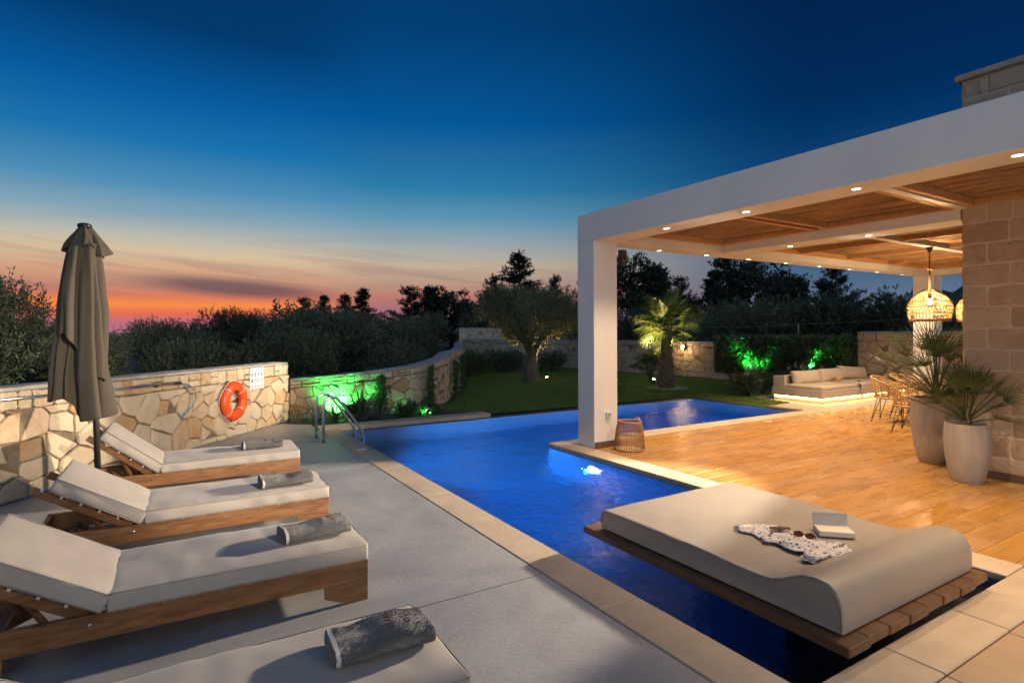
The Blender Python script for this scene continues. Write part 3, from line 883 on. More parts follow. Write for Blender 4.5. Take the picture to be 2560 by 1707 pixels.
def make_lounger(x, y, rz, ang, label, seed):
    """x,y: near foot corner on the floor; local +X = foot end, frame spans y 0.._W"""
    W_, SL, BL = .66, 1.335, .62
    r = empty('sun_lounger', (x, y, 0), rz, label, 'sun lounger', 'sun loungers on the pool deck')
    total = 1.98
    for yy in (0.006, W_ - .041):
        MB().box((-total, yy, .125), (0, yy + .035, .25), .004).build('side_rail', lw_m, r)
        # tapered foot blocks
        for x0, sgn in ((-.004, -1), (-total + .004, 1)):
            p = [(x0, 0), (x0 + sgn*.12, 0), (x0 + sgn*.255, .055), (x0 + sgn*.255, .124), (x0, .124)]
            mb = MB(); vs = [(a, yy + .004, b) for a, b in p] + [(a, yy + .031, b) for a, b in p]; n = 5
            fs = [tuple(range(n)), tuple(range(2*n - 1, n - 1, -1))] + [(i, n + i, n + (i+1) % n, (i+1) % n) for i in range(n)]
            mb.add(vs, [f[::(-1 if sgn > 0 else 1)] for f in fs]).build('leg', lw_m, r)
    MB().box((-.036, .042, .13), (-.003, W_ - .042, .245), .003).build('end_rail', lw_m, r)
    MB().box((-total + .003, .042, .13), (-total + .036, W_ - .042, .245), .003).build('end_rail', lw_m, r)
    me = None
    sl = MB().box((-.034, .042, -.008), (.034, W_ - .042, .010), .003).mesh('slat')
    k = 0
    xx = -.09
    while xx > -SL + .05:
        o = link('slat', sl, slat_m, r); o.location = (xx, 0, .232); xx -= .115
    cl_ = MB().box((-.008, -.004, -.006), (.008, .010, .006), .001).mesh('rail_clip')
    for i in range(9):
        o = link('rail_clip', cl_, M('slat_clip', (.62, .60, .56), .5, .05), r); o.location = (-.13 - .135*i, .006, .2505)
    # bolt
    for yy in (.002,):
        b = MB().lathe([(.0095, 0), (.0085, .004), (.001, .0045)], 10); 
        b.v = [(p[0] - 1.39, .0062 - p[2], p[1] + .204) for p in b.v]; b.build('bolt', steel, r, True)
    # backrest frame hinged at SL
    Mh = Matrix.Translation((-SL - .01, 0, .225)) @ Matrix.Rotation(ang, 4, 'Y')     # local -X runs up the backrest
    for yy in (.045, W_ - .078):
        MB().box((-BL - .09, yy, -.055), (0, yy + .033, -.002), .004, Mh).build('backrest_rail', lw_m, r)
    for i in range(5):
        MB().box((-.10 - .125*i - .034, .03, .0), (-.10 - .125*i + .034, W_ - .03, .016), .003, Mh).build('backrest_slat', slat_m, r)
        clip_ = M('slat_clip', (.62, .60, .56), .5, .05)
        MB().box((-.165 - .125*i - .008, .028, -.006), (-.165 - .125*i + .008, .0445, .018), .002, Mh).build('slat_clip', clip_, r)
    # prop strut
    top = Mh @ Vector((-BL * .62, 0, -.03))
    for yy in (.10, W_ - .13):
        MB().tube([(top.x, yy, top.z), (-SL - .20, yy, .15)], .017, 4).build('prop', lw_m, r)
    MB().box((-SL - .48, .042, .14), (-SL - .44, W_ - .042, .17), .003).build('prop_rail', lw_m, r)
    # cushions
    seat = link('seat_mattress', cushion_mesh(SL - .012, W_, .098, seed), cush_m, r)
    seat.location = (-SL + .012, 0, .247)
    bk = link('back_mattress', cushion_mesh(BL, W_, .098, seed + 5, nx=18), cush_m, r)
    bk.matrix_local = Mh @ Matrix.Translation((-BL - .012, 0, .02))
    for z in (.004, .094):
        c = .012; pts = [(c, -.001, z), (SL - .012 - c, -.001, z), (SL - .013, c, z), (SL - .013, W_ - c, z), (SL - .012 - c, W_ + .001, z), (c, W_ + .001, z), (.001, W_ - c, z), (.001, c, z), (c, -.001, z)]
        MB().tube(pts, .0032, 5, False).build('piping', piping_m, seat, True)
    for z in (.004, .094):
        c = .012; pts = [(c, -.001, z), (BL - c, -.001, z), (BL - .001, c, z), (BL - .001, W_ - c, z), (BL - c, W_ + .001, z), (c, W_ + .001, z), (.001, W_ - c, z), (.001, c, z), (c, -.001, z)]
        MB().tube(pts, .0032, 5, False).build('piping', piping_m, bk, True)
    # dark cloth standing in for the shaded gap between the two cushions
    MB().add([(-SL + .015, .01, .25), (-SL - .006, .01, .325), (-SL + .015, .01, .34), (-SL + .015, W_ - .01, .25), (-SL - .006, W_ - .01, .325), (-SL + .015, W_ - .01, .34)],
             [(0, 1, 4, 3), (1, 2, 5, 4)]).build('hinge_gap_shade', M('hinge_gap_shade', (.045, .042, .04), .8), r)
    return r
LG = [(1.262, 6.62, R(-1.0), R(39), 'wooden sun lounger with the steepest backrest, beside the wall and parasol', 1),
      (1.175, 4.93, R(-1.0), R(31), 'wooden sun lounger with taupe cushion, second from the stone wall', 2),
      (1.058, 3.45, R(-1.2), R(31), 'wooden sun lounger with taupe cushion, third from the stone wall', 3),
      (.985, 1.92, R(-1.0), R(31), 'wooden sun lounger cut off by the bottom of the picture', 4)]
for a in LG: make_lounger(*a)

# ------------------------------------------------------------------ towels
def towel_mat():
    m = M('terry', (.085, .08, .077), .95, .45, 80, col2=(.19, .177, .165), bump=1.0, bscale=190, bdist=.012, sheen=.3)
    return m
terry = towel_mat(); satin = M('towel_band', (.42, .41, .40), .4, .08, 4); thread = M('brown_thread', (.10, .045, .025), .8, .2)
def towel(x, y, z, rz, label, seed, L=.40, Wd=.235, Ht=.072):
    r = empty('folded_towel', (x, y, z), rz, label, 'towel', 'rolled towels on the loungers')
    rg = random.Random(seed)
    n = 30; k = 46; vs = []; fs = []
    def sec(t, j, grow=0.0):
        a = 2*math.pi*j/n
        e = .62
        cx, cz = math.cos(a), math.sin(a)
        px = math.copysign(abs(cx)**e, cx) * (Wd/2 + grow); pz = math.copysign(abs(cz)**e, cz) * (Ht/2 + grow)
        xx = t * L
        w = mnoise.noise(Vector((xx*9 + seed*3.1, px*9, pz*7))) * .011 + mnoise.noise(Vector((xx*24 + seed, px*20, pz*20))) * .004 + mnoise.noise(Vector((xx*90, px*90, pz*90 + seed))) * .0022
        s = 1 + w / (Ht/2)
        top = .010 * math.sin(t*6 + seed) if pz > 0 else 0
        z_ = Ht/2 + pz * (s if pz > 0 else 1) + top * (1 if pz > 0 else 0)
        return (xx, px * (1 + w*3), max(.001, z_))
    ts = [0, .003] + [.012 + .976*i/(k-1) for i in range(k)] + [.997, 1]
    for t in ts:
        sh = .86 if t in (0, 1) else (.95 if t in (.003, .997) else 1)
        for j in range(n):
            p = sec(t, j); vs.append((p[0], p[1]*sh, Ht/2 + (p[2]-Ht/2)*sh))
    m = len(ts)
    for i in range(m - 1):
        for j in range(n): fs.append((i*n + j, (i+1)*n + j, (i+1)*n + (j+1) % n, i*n + (j+1) % n))
    fs += [tuple(range(n)), tuple(range(m*n - 1, (m-1)*n - 1, -1))]
    MB().add(vs, fs).build('terry_body', terry, r, True)
    # terry pile: short loops standing off the cloth
    rg2 = np.random.default_rng(seed + 90); nP = 9000 if seed == 4 else 5200
    T = rg2.uniform(.02, .985, nP); J = rg2.uniform(0, n, nP); P_ = np.array([sec(t, j) for t, j in zip(T, J)])
    C_ = np.stack([P_[:, 0], np.zeros(nP), np.full(nP, Ht/2)], 1); Nn = P_ - C_; Nn[:, 0] = 0; Nn /= np.linalg.norm(Nn, axis=1)[:, None]
    D_ = Nn + rg2.normal(size=(nP, 3))*.5; D_ /= np.linalg.norm(D_, axis=1)[:, None]; S_ = np.cross(D_, rg2.normal(size=(nP, 3))); S_ /= np.linalg.norm(S_, axis=1)[:, None]
    l_ = rg2.uniform(.004, .009, nP)[:, None]; w_ = rg2.uniform(.0012, .0022, nP)[:, None]
    V_ = np.stack([P_ - S_*w_ - D_*.001, P_ + S_*w_ - D_*.001, P_ + D_*l_ + S_*w_*.6], 1).reshape(-1, 3)
    V_[:, 2] = np.maximum(V_[:, 2], .001)
    o = link('terry_pile', fast_mesh('terry_pile', V_, np.arange(3*nP).reshape(-1, 3)), terry, r); o['kind'] = 'stuff'
    # satin hem band at the head end, wrapped round the roll
    vs = []; fs = []
    for t in (-.012, .0, .028, .032):
        for j in range(n):
            p = sec(max(.012, t), j, .004); rip = .0016 * math.sin(j*2.1 + seed)
            vs.append((t*L + rip, p[1], p[2]))
    for i in range(3):
        for j in range(n): fs.append((i*n + j, (i+1)*n + j, (i+1)*n + (j+1) % n, i*n + (j+1) % n))
    MB().add(vs, fs).build('satin_band', satin, r, True)
    # folded layers seen at the open end
    for q in range(3):
        c = .78 - .22*q; pts = []
        for j in range(n + 1):
            p = sec(.015, j % n); pts.append((-.006 - .004*(q % 2), p[1]*c, max(.004, Ht/2 + (p[2]-Ht/2)*c)))
        MB().tube(pts, .0065, 5, False).build('fold_edge', terry, r, True)
    # stitched lettering: two short rows, too small to read
    for row, (xo, cnt) in enumerate(((.235, 5), (.305, 4))):
        for i in range(cnt):
            yy = -.035 + .026*i; pts = []
            ph = rg.uniform(0, 6)
            for q in range(9):
                a = q/8*5.2 + ph; X = xo + .011*math.cos(a)*(1 + .3*math.sin(2*a)); Y = yy + .009*math.sin(a)
                t = X/L; 
                p0 = sec(t, int(n*.25)); 
                pz = Ht + mnoise.noise(Vector((X*9 + seed*3.1, Y*9, Ht/2*7))) * .011 + .010*math.sin(t*6 + seed) + .001
                pts.append((X, Y, pz))
            MB().tube(pts, .0022, 4).build('stitched_letter', thread, r)
towel(.715, 6.90, .362, R(-2), 'grey rolled towel on the lounger beside the wall', 1)
towel(.665, 5.13, .362, R(1), 'grey rolled towel on the lounger second from the wall', 2)
towel(.605, 3.74, .362, R(4), 'grey rolled towel on the lounger third from the wall', 3)
towel(.555, 2.30, .362, R(-3), 'grey rolled towel on the nearest lounger at the bottom edge', 4)

# ------------------------------------------------------------------ closed parasol
par_m = M('parasol_cloth', (.068, .055, .038), .85, .08, 4, bump=.15, bscale=300, bdist=.002, trans=.08)
def parasol():
    r = empty('closed_parasol', (-.50, 5.98, 0), 0, 'closed brown parasol standing between the loungers and the wall', 'parasol')
    tilt = lambda z: (-.045*(z-.4), 0.0)
    pole_m = M('dark_pole', (.03, .03, .032), .35, .1, metal=.6)
    MB().tube([(0, 0, .03), (-.02, 0, .9), (-.095, 0, 2.52)], .024, 14).build('pole', pole_m, r, True)
    MB().box((-.3, -.3, 0), (.3, .3, .05), .01).build('base', M('parasol_base', (.12, .115, .11), .7), r)
    MB().lathe([(.05, .05), (.045, .06), (.03, .08), (.03, .22), (.026, .23)], 16).build('base_tube', pole_m, r, True)
    cx = -.095
    # main cloth: pleated curtain hanging from the hub, uneven hem
    def cloth(zt, zn, r0, r1, hem, nf, seed, rot, amp, name, pw=.8, lean=1.0):
        na, nz = 160, 50; vs = []; fs = []
        for i in range(nz + 1):
            t = i / nz
            for j in range(na):
                a = 2*math.pi*j/na
                z = zt + (hem(a) - zt)*t
                tt = (zt - z) / (zt - zn)
                base = r0 + (r1 - r0) * min(1.15, tt)**pw
                ph = a*nf + seed + 1.1*math.sin(a*2 + seed) + .6*math.sin(tt*2.5 + a*2)
                f_ = 2*abs((ph/(2*math.pi)) % 1 - .5)*2 - 1           # triangle wave: creased pleats
                f_ = .6*f_ + .4*math.cos(ph)
                rad = base * (1 + amp * min(1, tt*2.0 + .25) * f_ + .14*math.sin(a + seed*1.7))
                rad += base*min(1, tt*1.6)*(.13*math.sin(a*9 + seed*2 + 2*math.sin(a*3 + tt*2)) + .07*math.sin(a*17 + seed + tt*3))
                rad += .022*mnoise.noise(Vector((math.cos(a)*2 + seed, math.sin(a)*2, z*2.5)))
                tw = a + rot*tt + .12*math.sin(ph)*tt
                px = -.045*(z - .4) - .10*lean*min(1, (2.5 - z)/1.2)
                vs.append((px + rad*math.cos(tw), rad*math.sin(tw), z))
        for i in range(nz):
            for j in range(na): fs.append((i*na + j, (i+1)*na + j, (i+1)*na + (j+1) % na, i*na + (j+1) % na))
        o = MB().add(vs, fs).build(name, par_m, r, True)
        m = o.modifiers.new('t', 'SOLIDIFY'); m.thickness = .003; return o
    cloth(2.40, 1.0, .10, .165, lambda a: 1.07 + .10*math.cos(a - R(100)) + .06*math.sin(2*a + .6) + .035*math.sin(5*a + 1), 5, 1.3, .25, .46, 'canopy')
    cloth(2.39, 1.0, .115, .180, lambda a: 1.36 + .24*math.cos(a - R(190)) + .06*math.sin(2*a) + .04*math.sin(5*a), 4, 3.3, .45, .42, 'canopy_fold')
    # vent cap at the top
    cloth(2.545, 2.31, .036, .150, lambda a: 2.34 + .035*math.sin(a*4 + .5) + .015*math.sin(a*3), 4, .4, .05, .20, 'vent_cap', .9, .3)
    MB().lathe([(.04, 2.535), (.052, 2.545), (.05, 2.565), (.03, 2.575), (.001, 2.577)], 20, (cx, 0, 0)).build('finial', pole_m, r, True)
parasol()

# ------------------------------------------------------------------ things hung on the wall
def wall_pt(t, z, d=0.0):
    n = Vector((WD.y, -WD.x, 0)); p = WA + WD*t + n*d; return Vector((p.x, p.y, z))
WANG = math.atan2(WD.y, WD.x)
alu = M('brushed_aluminium', (.72, .72, .74), .28, .04, metal=1.0); blackp = M('black_plastic', (.015, .015, .016), .45, .05)
def pool_pole():
    a, b = wall_pt(-.9, 1.03, .07), wall_pt(2.02, .962, .07)
    r = empty('pool_pole', a, 0, 'telescopic aluminium pool pole resting on hooks along the stone wall', 'pole')
    d = b - a
    MB().tube([(0, 0, 0), tuple(d*.55)], .017, 12).build('outer_tube', alu, r, True)
    MB().tube([tuple(d*.55), tuple(d)], .0145, 12).build('inner_tube', alu, r, True)
    MB().tube([tuple(d*.985), tuple(d*1.03)], .02, 12).build('grip', blackp, r, True)
    for t in (.35, 1.68):
        p = wall_pt(t, 1.0, .0) - a; z = d.z*((t+.9)/2.92)
        n = Vector((WD.y, -WD.x, 0))
        MB().tube([tuple(p + n*.0 + Vector((0, 0, z - p.z - .02))), tuple(p + n*.085 + Vector((0, 0, z - p.z - .024))), tuple(p + n*.095 + Vector((0, 0, z - p.z + .015)))], .006, 6).build('hook', blackp, r, True)
pool_pole()
def pole_cable():
    m = M('blue_cable', (.04, .22, .36), .4, .1)
    base = wall_pt(2.05, .958, .07)
    r = empty('blue_cable', base, 0, 'thin blue cable loop dangling from the pool pole end', 'cable')
    for k, (w, h) in enumerate(((.36, .46), (.22, .50))):
        pts = []
        for i in range(21):
            t = i/20; a = math.pi*t
            tt = 2.05 + w*math.sin(a)**.8 * (1.0 if t < .5 else 1.0) - .02*t + .07*t; z = .958 + .015*math.sin(a*2) - h*t**1.25
            pts.append(tuple(wall_pt(tt, z, .055 + .01*k) - base))
        MB().tube(pts, .0045, 6).build('cable', m, r, True)
pole_cable()
def lifebuoy():
    c = wall_pt(3.245, .575, .095)
    r = empty('lifebuoy', c, 0, 'orange lifebuoy ring with white rope hung on the stone wall', 'lifebuoy')
    n = Vector((WD.y, -WD.x, 0)); u = WD; org = M('orange_plastic', (.80, .085, .012), .38, .06, 3, bump=.05)
    Rm, rm = .225, .078; vs = []; fs = []; na, nb = 64, 18
    for i in range(na):
        a = 2*math.pi*i/na
        notch = 1 - .09*sum(math.exp(-((((a - R(45 + 90*k)) + math.pi) % (2*math.pi) - math.pi)/.16)**2) for k in range(4))
        for j in range(nb):
            b = 2*math.pi*j/nb
            rad = Rm + rm*math.cos(b)*1.05*notch; h = rm*math.sin(b)*.80*notch
            p = u*rad*math.cos(a) + Vector((0, 0, 1))*rad*math.sin(a) + n*h; vs.append(tuple(p))
    for i in range(na):
        for j in range(nb): fs.append((i*nb + j, ((i+1) % na)*nb + j, ((i+1) % na)*nb + (j+1) % nb, i*nb + (j+1) % nb))
    MB().add(vs, fs).build('ring', org, r, True)
    rope = M('white_rope', (.68, .62, .56), .8, .1, 80, bump=.5, bscale=120)
    for k in range(4):
        a0, a1 = R(45 + 90*k), R(135 + 90*k); pts = []
        for i in range(13):
            t = i/12; a = a0 + (a1-a0)*t; rr = Rm + rm + .012 + (.045 if k == 1 else .016)*math.sin(math.pi*t)
            pts.append(tuple(u*rr*math.cos(a) + Vector((0, 0, rr*math.sin(a) - (.03 if k == 1 else .01)*math.sin(math.pi*t))) - n*.01))
        MB().tube(pts, .006, 6).build('rope', rope, r, True)
        pts = []
        for i in range(15):
            b = 2*math.pi*i/14; rad = Rm + (rm*.97)*math.cos(b); h = rm*.77*math.sin(b)
            pts.append(tuple(u*rad*math.cos(a0) + Vector((0, 0, rad*math.sin(a0))) + n*h))
        MB().tube(pts, .007, 6, False).build('rope_lashing', rope, r, True)
    MB().tube([tuple(Vector((0, 0, Rm - rm + .002)) - n*.09), tuple(Vector((0, 0, Rm - rm + .002)) + n*.06), tuple(Vector((0, 0, Rm - rm + .04)) + n*.075)], .008, 8).build('hook', blackp, r, True)
lifebuoy()
def rules_sign():
    c = wall_pt(3.93, .872, .045)
    r = empty('pool_rules_sign', c, WANG, 'white pool rules sign with rows of blue and red pictograms beside the lifebuoy', 'sign')
    w, h = .40, .36
    MB().box((-w/2, -.004, -h/2), (w/2, 0, h/2), .001).build('panel', M('sign_white', (.78, .78, .77), .4, .02), r)
    bl, rd = M('sign_blue', (.03, .10, .32), .5, .02), M('sign_red', (.62, .05, .05), .5, .02)
    def text(s, size, x, z, mat, nm):
        cu = bpy.data.curves.new(nm, 'FONT'); cu.body = s; cu.size = size; cu.align_x = 'CENTER'; cu.align_y = 'CENTER'; cu.extrude = .0004
        t_ = bpy.data.objects.new(nm, cu); COL.objects.link(t_); bpy.context.view_layer.update()
        me = bpy.data.meshes.new_from_object(t_.evaluated_get(bpy.context.evaluated_depsgraph_get())); bpy.data.objects.remove(t_)
        me.materials.clear(); o = link(nm, me, mat, r)
        o.rotation_euler = (R(90), 0, 0); o.location = (x, -.0048, z)
    text('! POOL RULES !', .036, 0, .145, bl, 'heading')
    for row in range(3):
        for c_ in range(4):
            x, z = -.138 + .092*c_, .072 - .105*row
            red = row == 2 or (row == 1 and c_ > 0); mat = rd if red else bl
            if red:
                pts = [(x + .030*math.cos(2*math.pi*i/20), -.0052, z + .030*math.sin(2*math.pi*i/20)) for i in range(21)]
                MB().tube(pts, .0032, 4, False).build('pictogram', mat, r)
                MB().tube([(x - .02, -.0052, z + .02), (x + .02, -.0052, z - .02)], .0026, 4).build('pictogram', mat, r)
                MB().lathe([(.010, 0), (.010, .0006)], 10).v
                b = MB().lathe([(.009, 0), (.009, .0008)], 10); b.v = [(p[0] + x, -.0044 - p[2], p[1] + z + .006) for p in b.v]; b.build('pictogram', M('sign_black', (.03, .03, .035), .5), r)
            else:
                b = MB().lathe([(.029, 0), (.029, .0008)], 20); b.v = [(p[0] + x, -.0044 - p[2], p[1] + z) for p in b.v]; b.build('pictogram', mat, r)
                q = M('sign_white', (.78, .78, .77))
                b = MB().lathe([(.007, 0), (.007, .0006)], 10); b.v = [(p[0] + x, -.0054 - p[2], p[1] + z + .012) for p in b.v]; b.build('pictogram', q, r)
                MB().tube([(x - .012 + .006*c_ % .01, -.0058, z - .016), (x, -.0058, z), (x + .013, -.0058, z - .012)], .003, 4).build('pictogram', q, r)
            MB().box((x - .030, -.0048, z - .043), (x + .030, -.0042, z - .038)).build('caption', mat, r)
rules_sign()

# ------------------------------------------------------------------ pool ladder and lid
def ladder():
    r = empty('pool_ladder', (1.97, 8.85, 0), 0, 'stainless pool ladder with two curved handrails at the pool edge', 'ladder')
    for yy in (8.613 - 8.85, 9.085 - 8.85):
        pts = [(0, yy, 0), (0, yy, .50)]
        cx, cz, rr = .125, .555, .125
        for i in range(9):
            a = math.pi - (math.pi - R(28))*i/8; pts.append((cx + rr*math.cos(a), yy, cz + rr*math.sin(a)))
        pts += [(.30, yy, .535), (.575, yy, .14), (.592, yy, .10), (.595, yy, .05), (.595, yy, -1.0)]
        MB().tube(pts, .0215, 14).build('handrail', steel, r, True)
        MB().lathe([(.052, .0), (.052, .006), (.03, .016), (.022, .017)], 20, (0, yy, 0.0005)).build('floor_flange', steel, r, True)
    for z in (-.25, -.52, -.79):
        MB().box((.57, -.21, z), (.64, .21, z + .03), .006).build('step', steel, r)
ladder()
lid = empty('skimmer_lid', (2.325, 7.90, .004), 0, 'small square white skimmer lid set in the coping near the ladder', 'lid')
wp = M('white_plastic', (.66, .66, .66), .4, .03)
MB().box((-.06, -.06, 0), (.06, .06, .008), .002).build('plate', wp, lid)
MB().lathe([(.042, .008), (.042, .011), (.038, .012), (.001, .012)], 20).build('round_cover', M('lid_grey', (.45, .45, .46), .4, .03), lid, True)
# ------------------------------------------------------------------ daybed over the pool
bedm = M('bed_leatherette', (.30, .262, .22), .38, .05, 2.0, bump=.05, bscale=220, bdist=.002, rvar=.05)
bedw = M('bed_teak', (.095, .045, .022), .45, .3, 2.0, stretch=(9, 1.0, 9), col2=(.17, .085, .04), rnd=.15, bump=.12, bscale=25)
def daybed():
    r = empty('floating_daybed', (3.64, 2.5, 0), 0, 'wide cream daybed mattress on a dark wooden platform over the pool', 'daybed')
    x0, x1, y0, y1 = 2.82 - 3.64, 4.46 - 3.64, 1.50 - 2.5, 3.56 - 2.5
    n = 8; w = (x1 - x0)/n
    for i in range(n):
        MB().box((x0 + i*w + .002, y0 + .006*((i*5) % 3), .052), (x0 + (i+1)*w - .002, y1 - .004*((i*7) % 3), .104), .005).build('plank', bedw, r)
    for yy in (-.6, .6):
        MB().box((-.45, yy - .05, -.02), (.45, yy + .05, .050), .004).build('cross_bearer', bedw, r)
    MB().box((-.35, -.35, -1.349), (.35, .35, -.022), .01).build('pedestal', pool_tile, r)
    # sculpted mattress with a raised bolster
    prof = [(3.43, .115), (3.435, .17), (3.43, .235), (3.40, .262), (3.2, .268), (2.8, .268), (2.45, .262), (2.2, .250), (2.05, .250), (1.97, .258), (1.91, .280), (1.85, .312), (1.79, .340), (1.72, .352), (1.65, .345), (1.605, .318), (1.58, .27), (1.572, .22), (1.572, .15), (1.575, .115)]
    pf = []                                         # finer outline
    for (ya, za), (yb, zb) in zip(prof, prof[1:]):
        k_ = max(1, int(math.hypot(yb - ya, zb - za)/.035))
        pf += [(ya + (yb - ya)*q/k_, za + (zb - za)*q/k_) for q in range(k_)]
    prof0 = prof; prof = pf + [prof[-1]]
    ny = len(prof); xs = [2.901, 2.90, 2.905, 2.914] + list(np.linspace(2.95, 4.35, 44)) + [4.386, 4.395, 4.40, 4.399]
    nx = len(xs); vs = []; fs = []
    def ins(i):
        return (.008, .003, .0006, .0)[min(i, 3, nx - 1 - i) if min(i, nx-1-i) < 4 else 3]
    cy_ = 2.5
    for i, X in enumerate(xs):
        d = ins(i)
        for (yy, zz) in prof:
            Y = yy + (d if yy < 2 else -d) if (zz < .25 or yy > 3.39 or yy < 1.62) else yy
            Z = zz - (d if zz > .13 else -d*.3)
            if zz > .2:
                Z += .006*mnoise.noise(Vector((X*2.2, yy*2.2, 1.0)))
                dip = math.exp(-((yy - 2.02)/.10)**2) + .5*math.exp(-((yy - 1.62)/.05)**2)
                Z += dip*.0045*mnoise.noise(Vector((X*15, yy*4, 4.0))) + .002*mnoise.noise(Vector((X*7, yy*7, 6.0)))
            vs.append((X - 3.64, Y - 2.5, Z))
    for i in range(nx - 1):
        for j in range(ny - 1): fs.append((i*ny + j, (i+1)*ny + j, (i+1)*ny + j + 1, i*ny + j + 1))
        fs.append((i*ny + ny - 1, (i+1)*ny + ny - 1, (i+1)*ny, i*ny))
    fs += [tuple(range(ny)), tuple(range(nx*ny - 1, (nx-1)*ny - 1, -1))]
    o = MB().add(vs, fs).build('mattress', bedm, r, True); smooth_by_angle(o, 50)
    for X in (2.902, 4.40):
        pts = [(X + (-.003 if X < 3.5 else .003) - 3.64, yy + (.008 if yy < 1.7 else (-.008 if yy > 3.38 else 0)) - 2.5, zz - .010) for yy, zz in prof0[1:-1]]
        MB().tube(pts, .0055, 6).build('piping', M('bed_piping', (.27, .22, .17), .5, .03), o, True)
daybed()
def book():
    r = empty('open_book', (3.89, 2.17, .262), R(-44), 'open paperback book lying on the daybed', 'book')
    cov, pg = M('book_cover', (.46, .42, .38), .6, .05), M('book_pages', (.66, .58, .47), .8, .08, 4, stretch=(1, 1, 90))
    MB().box((-.11, -.075, .002), (.11, .075, .034), .002).build('page_block', pg, r)
    MB().box((-.113, -.078, .0), (.113, .078, .0018), .0005).build('back_cover', cov, r)
    # raised half, fanned up along the spine
    vs = []; fs = []; n = 8
    for i in range(n + 1):
        t = i/n; y = .072 + .035*t - .02*t*t; z = .036 + .075*t
        vs += [(-.11, y, z), (.11, y, z + .004), (-.11, y + .006, z - .004), (.11, y + .006, z)]
    for i in range(n):
        a, b = i*4, (i+1)*4
        fs += [(a, a+1, b+1, b), (a+2, b+2, b+3, a+3), (a, b, b+2, a+2), (a+1, a+3, b+3, b+1)]
    fs += [(n*4, n*4+1, n*4+3, n*4+2), (0, 2, 3, 1)]
    MB().add(vs, fs).build('raised_pages', cov, r)
book()
def scarf():
    m = bpy.data.materials.new('patterned_scarf'); m.use_nodes = True; nt = m.node_tree; N = nt.nodes.new; L = nt.links.new; b = nt.nodes['Principled BSDF']
    b.inputs['Roughness'].default_value = .9; tc = N('ShaderNodeTexCoord'); vo = N('ShaderNodeTexVoronoi'); vo.inputs['Scale'].default_value = 34; L(tc.outputs['Object'], vo.inputs['Vector'])
    nz = N('ShaderNodeTexNoise'); nz.inputs['Scale'].default_value = 22; nz.inputs['Detail'].default_value = 4; L(tc.outputs['Object'], nz.inputs['Vector'])
    ml = N('ShaderNodeMath'); ml.operation = 'MULTIPLY'; L(vo.outputs[0], ml.inputs[0]); L(nz.outputs[0], ml.inputs[1])
    cr = N('ShaderNodeValToRGB'); e = cr.color_ramp.elements; e[0].position = .10; e[0].color = (.05, .06, .09, 1); e[1].position = .17; e[1].color = (.62, .58, .55, 1); L(ml.outputs[0], cr.inputs[0]); L(cr.outputs[0], b.inputs['Base Color'])
    r = empty('patterned_scarf', (3.45, 2.22, .262), 0, 'crumpled white scarf with dark pattern spread on the daybed', 'scarf')
    # spine from the flat far end to the bunched tail
    sp = [(3.40, 2.56), (3.50, 2.42), (3.50, 2.28), (3.48, 2.14), (3.55, 2.02), (3.62, 1.97), (3.45, 1.99), (3.30, 2.0), (3.28, 1.93)]
    wd = [.05, .14, .16, .13, .10, .07, .06, .05, .03]
    Lp, f = path_fn(sp, 12); n = 90; mW = 15; vs = []; fs = []
    for i in range(n + 1):
        s = Lp*i/n; p, nr = f(s); w = float(np.interp(i/n, np.linspace(0, 1, len(wd)), wd))
        for j in range(mW):
            t = j/(mW-1)*2 - 1
            q = p + nr*t*w*(1 + .15*math.sin(i*.5 + j))
            bunch = min(1, i/n*1.4)
            z = .006 + (.012 + .030*bunch)*(.5 + .5*math.sin(t*9 + i*.28 + 2*mnoise.noise(Vector((i*.15, t*2, 0))))) * (1 - t*t*.8) + .012*abs(mnoise.noise(Vector((i*.4, j*.5, 2))))
            vs.append((q.x - 3.45, q.y - 2.22, z))
    for i in range(n):
        for j in range(mW - 1): fs.append((i*mW + j, i*mW + j + 1, (i+1)*mW + j + 1, (i+1)*mW + j))
    o = MB().add(vs, fs).build('cloth', m, r, True); md = o.modifiers.new('t', 'SOLIDIFY'); md.thickness = .003; md.offset = 1
    fr = M('fringe', (.6, .55, .5), .9)
    for k in range(14):
        t = k/13*2 - 1; p, nr = f(0.0); q = p + nr*t*.05
        MB().tube([(q.x - 3.45, q.y - 2.22, .01), (q.x - 3.45 - .012 + .004*(k % 3), q.y - 2.22 + .03, .004)], .0016, 3).build('fringe_strand', fr, r)
scarf()
def sunglasses(name, loc, rz, label, s=1.0, col=(.11, .045, .025), z0=0):
    r = empty(name, loc, rz, label, 'sunglasses'); fm, ln = M('glasses_frame_%d' % int(col[0]*1000), col, .25, .15, 6), M('lens_%d' % int(col[0]*1000), (col[0]*.75 + .005, col[1]*.6, col[2]*.5), .1, .02)
    for sx in (-1, 1):
        pts = []
        for i in range(17):
            a = 2*math.pi*i/16; pts.append((sx*.034 + .029*math.cos(a)*s, 0, .026 + .022*math.sin(a)))
        MB().tube(pts, .003, 6, False).build('rim', fm, r, True)
        vs = [(sx*.034 + .027*math.cos(2*math.pi*i/16), 0, .026 + .020*math.sin(2*math.pi*i/16)) for i in range(16)]
        MB().add(vs + [(v[0], .002, v[2]) for v in vs], [tuple(range(15, -1, -1)), tuple(range(16, 32))]).build('lens', ln, r)
        MB().tube([(sx*.064, 0, .034), (sx*.066, .06, .030), (sx*.062, .115, .008)], .0032, 6).build('temple', fm, r, True)
    MB().tube([(-.008, 0, .032), (.008, 0, .032)], .003, 6).build('bridge', fm, r, True)
    return r
sg = sunglasses('sunglasses', (3.52, 2.16, .305), R(-60), 'brown sunglasses folded in the scarf on the daybed')
sg.rotation_euler = (R(-58), 0, R(-70))
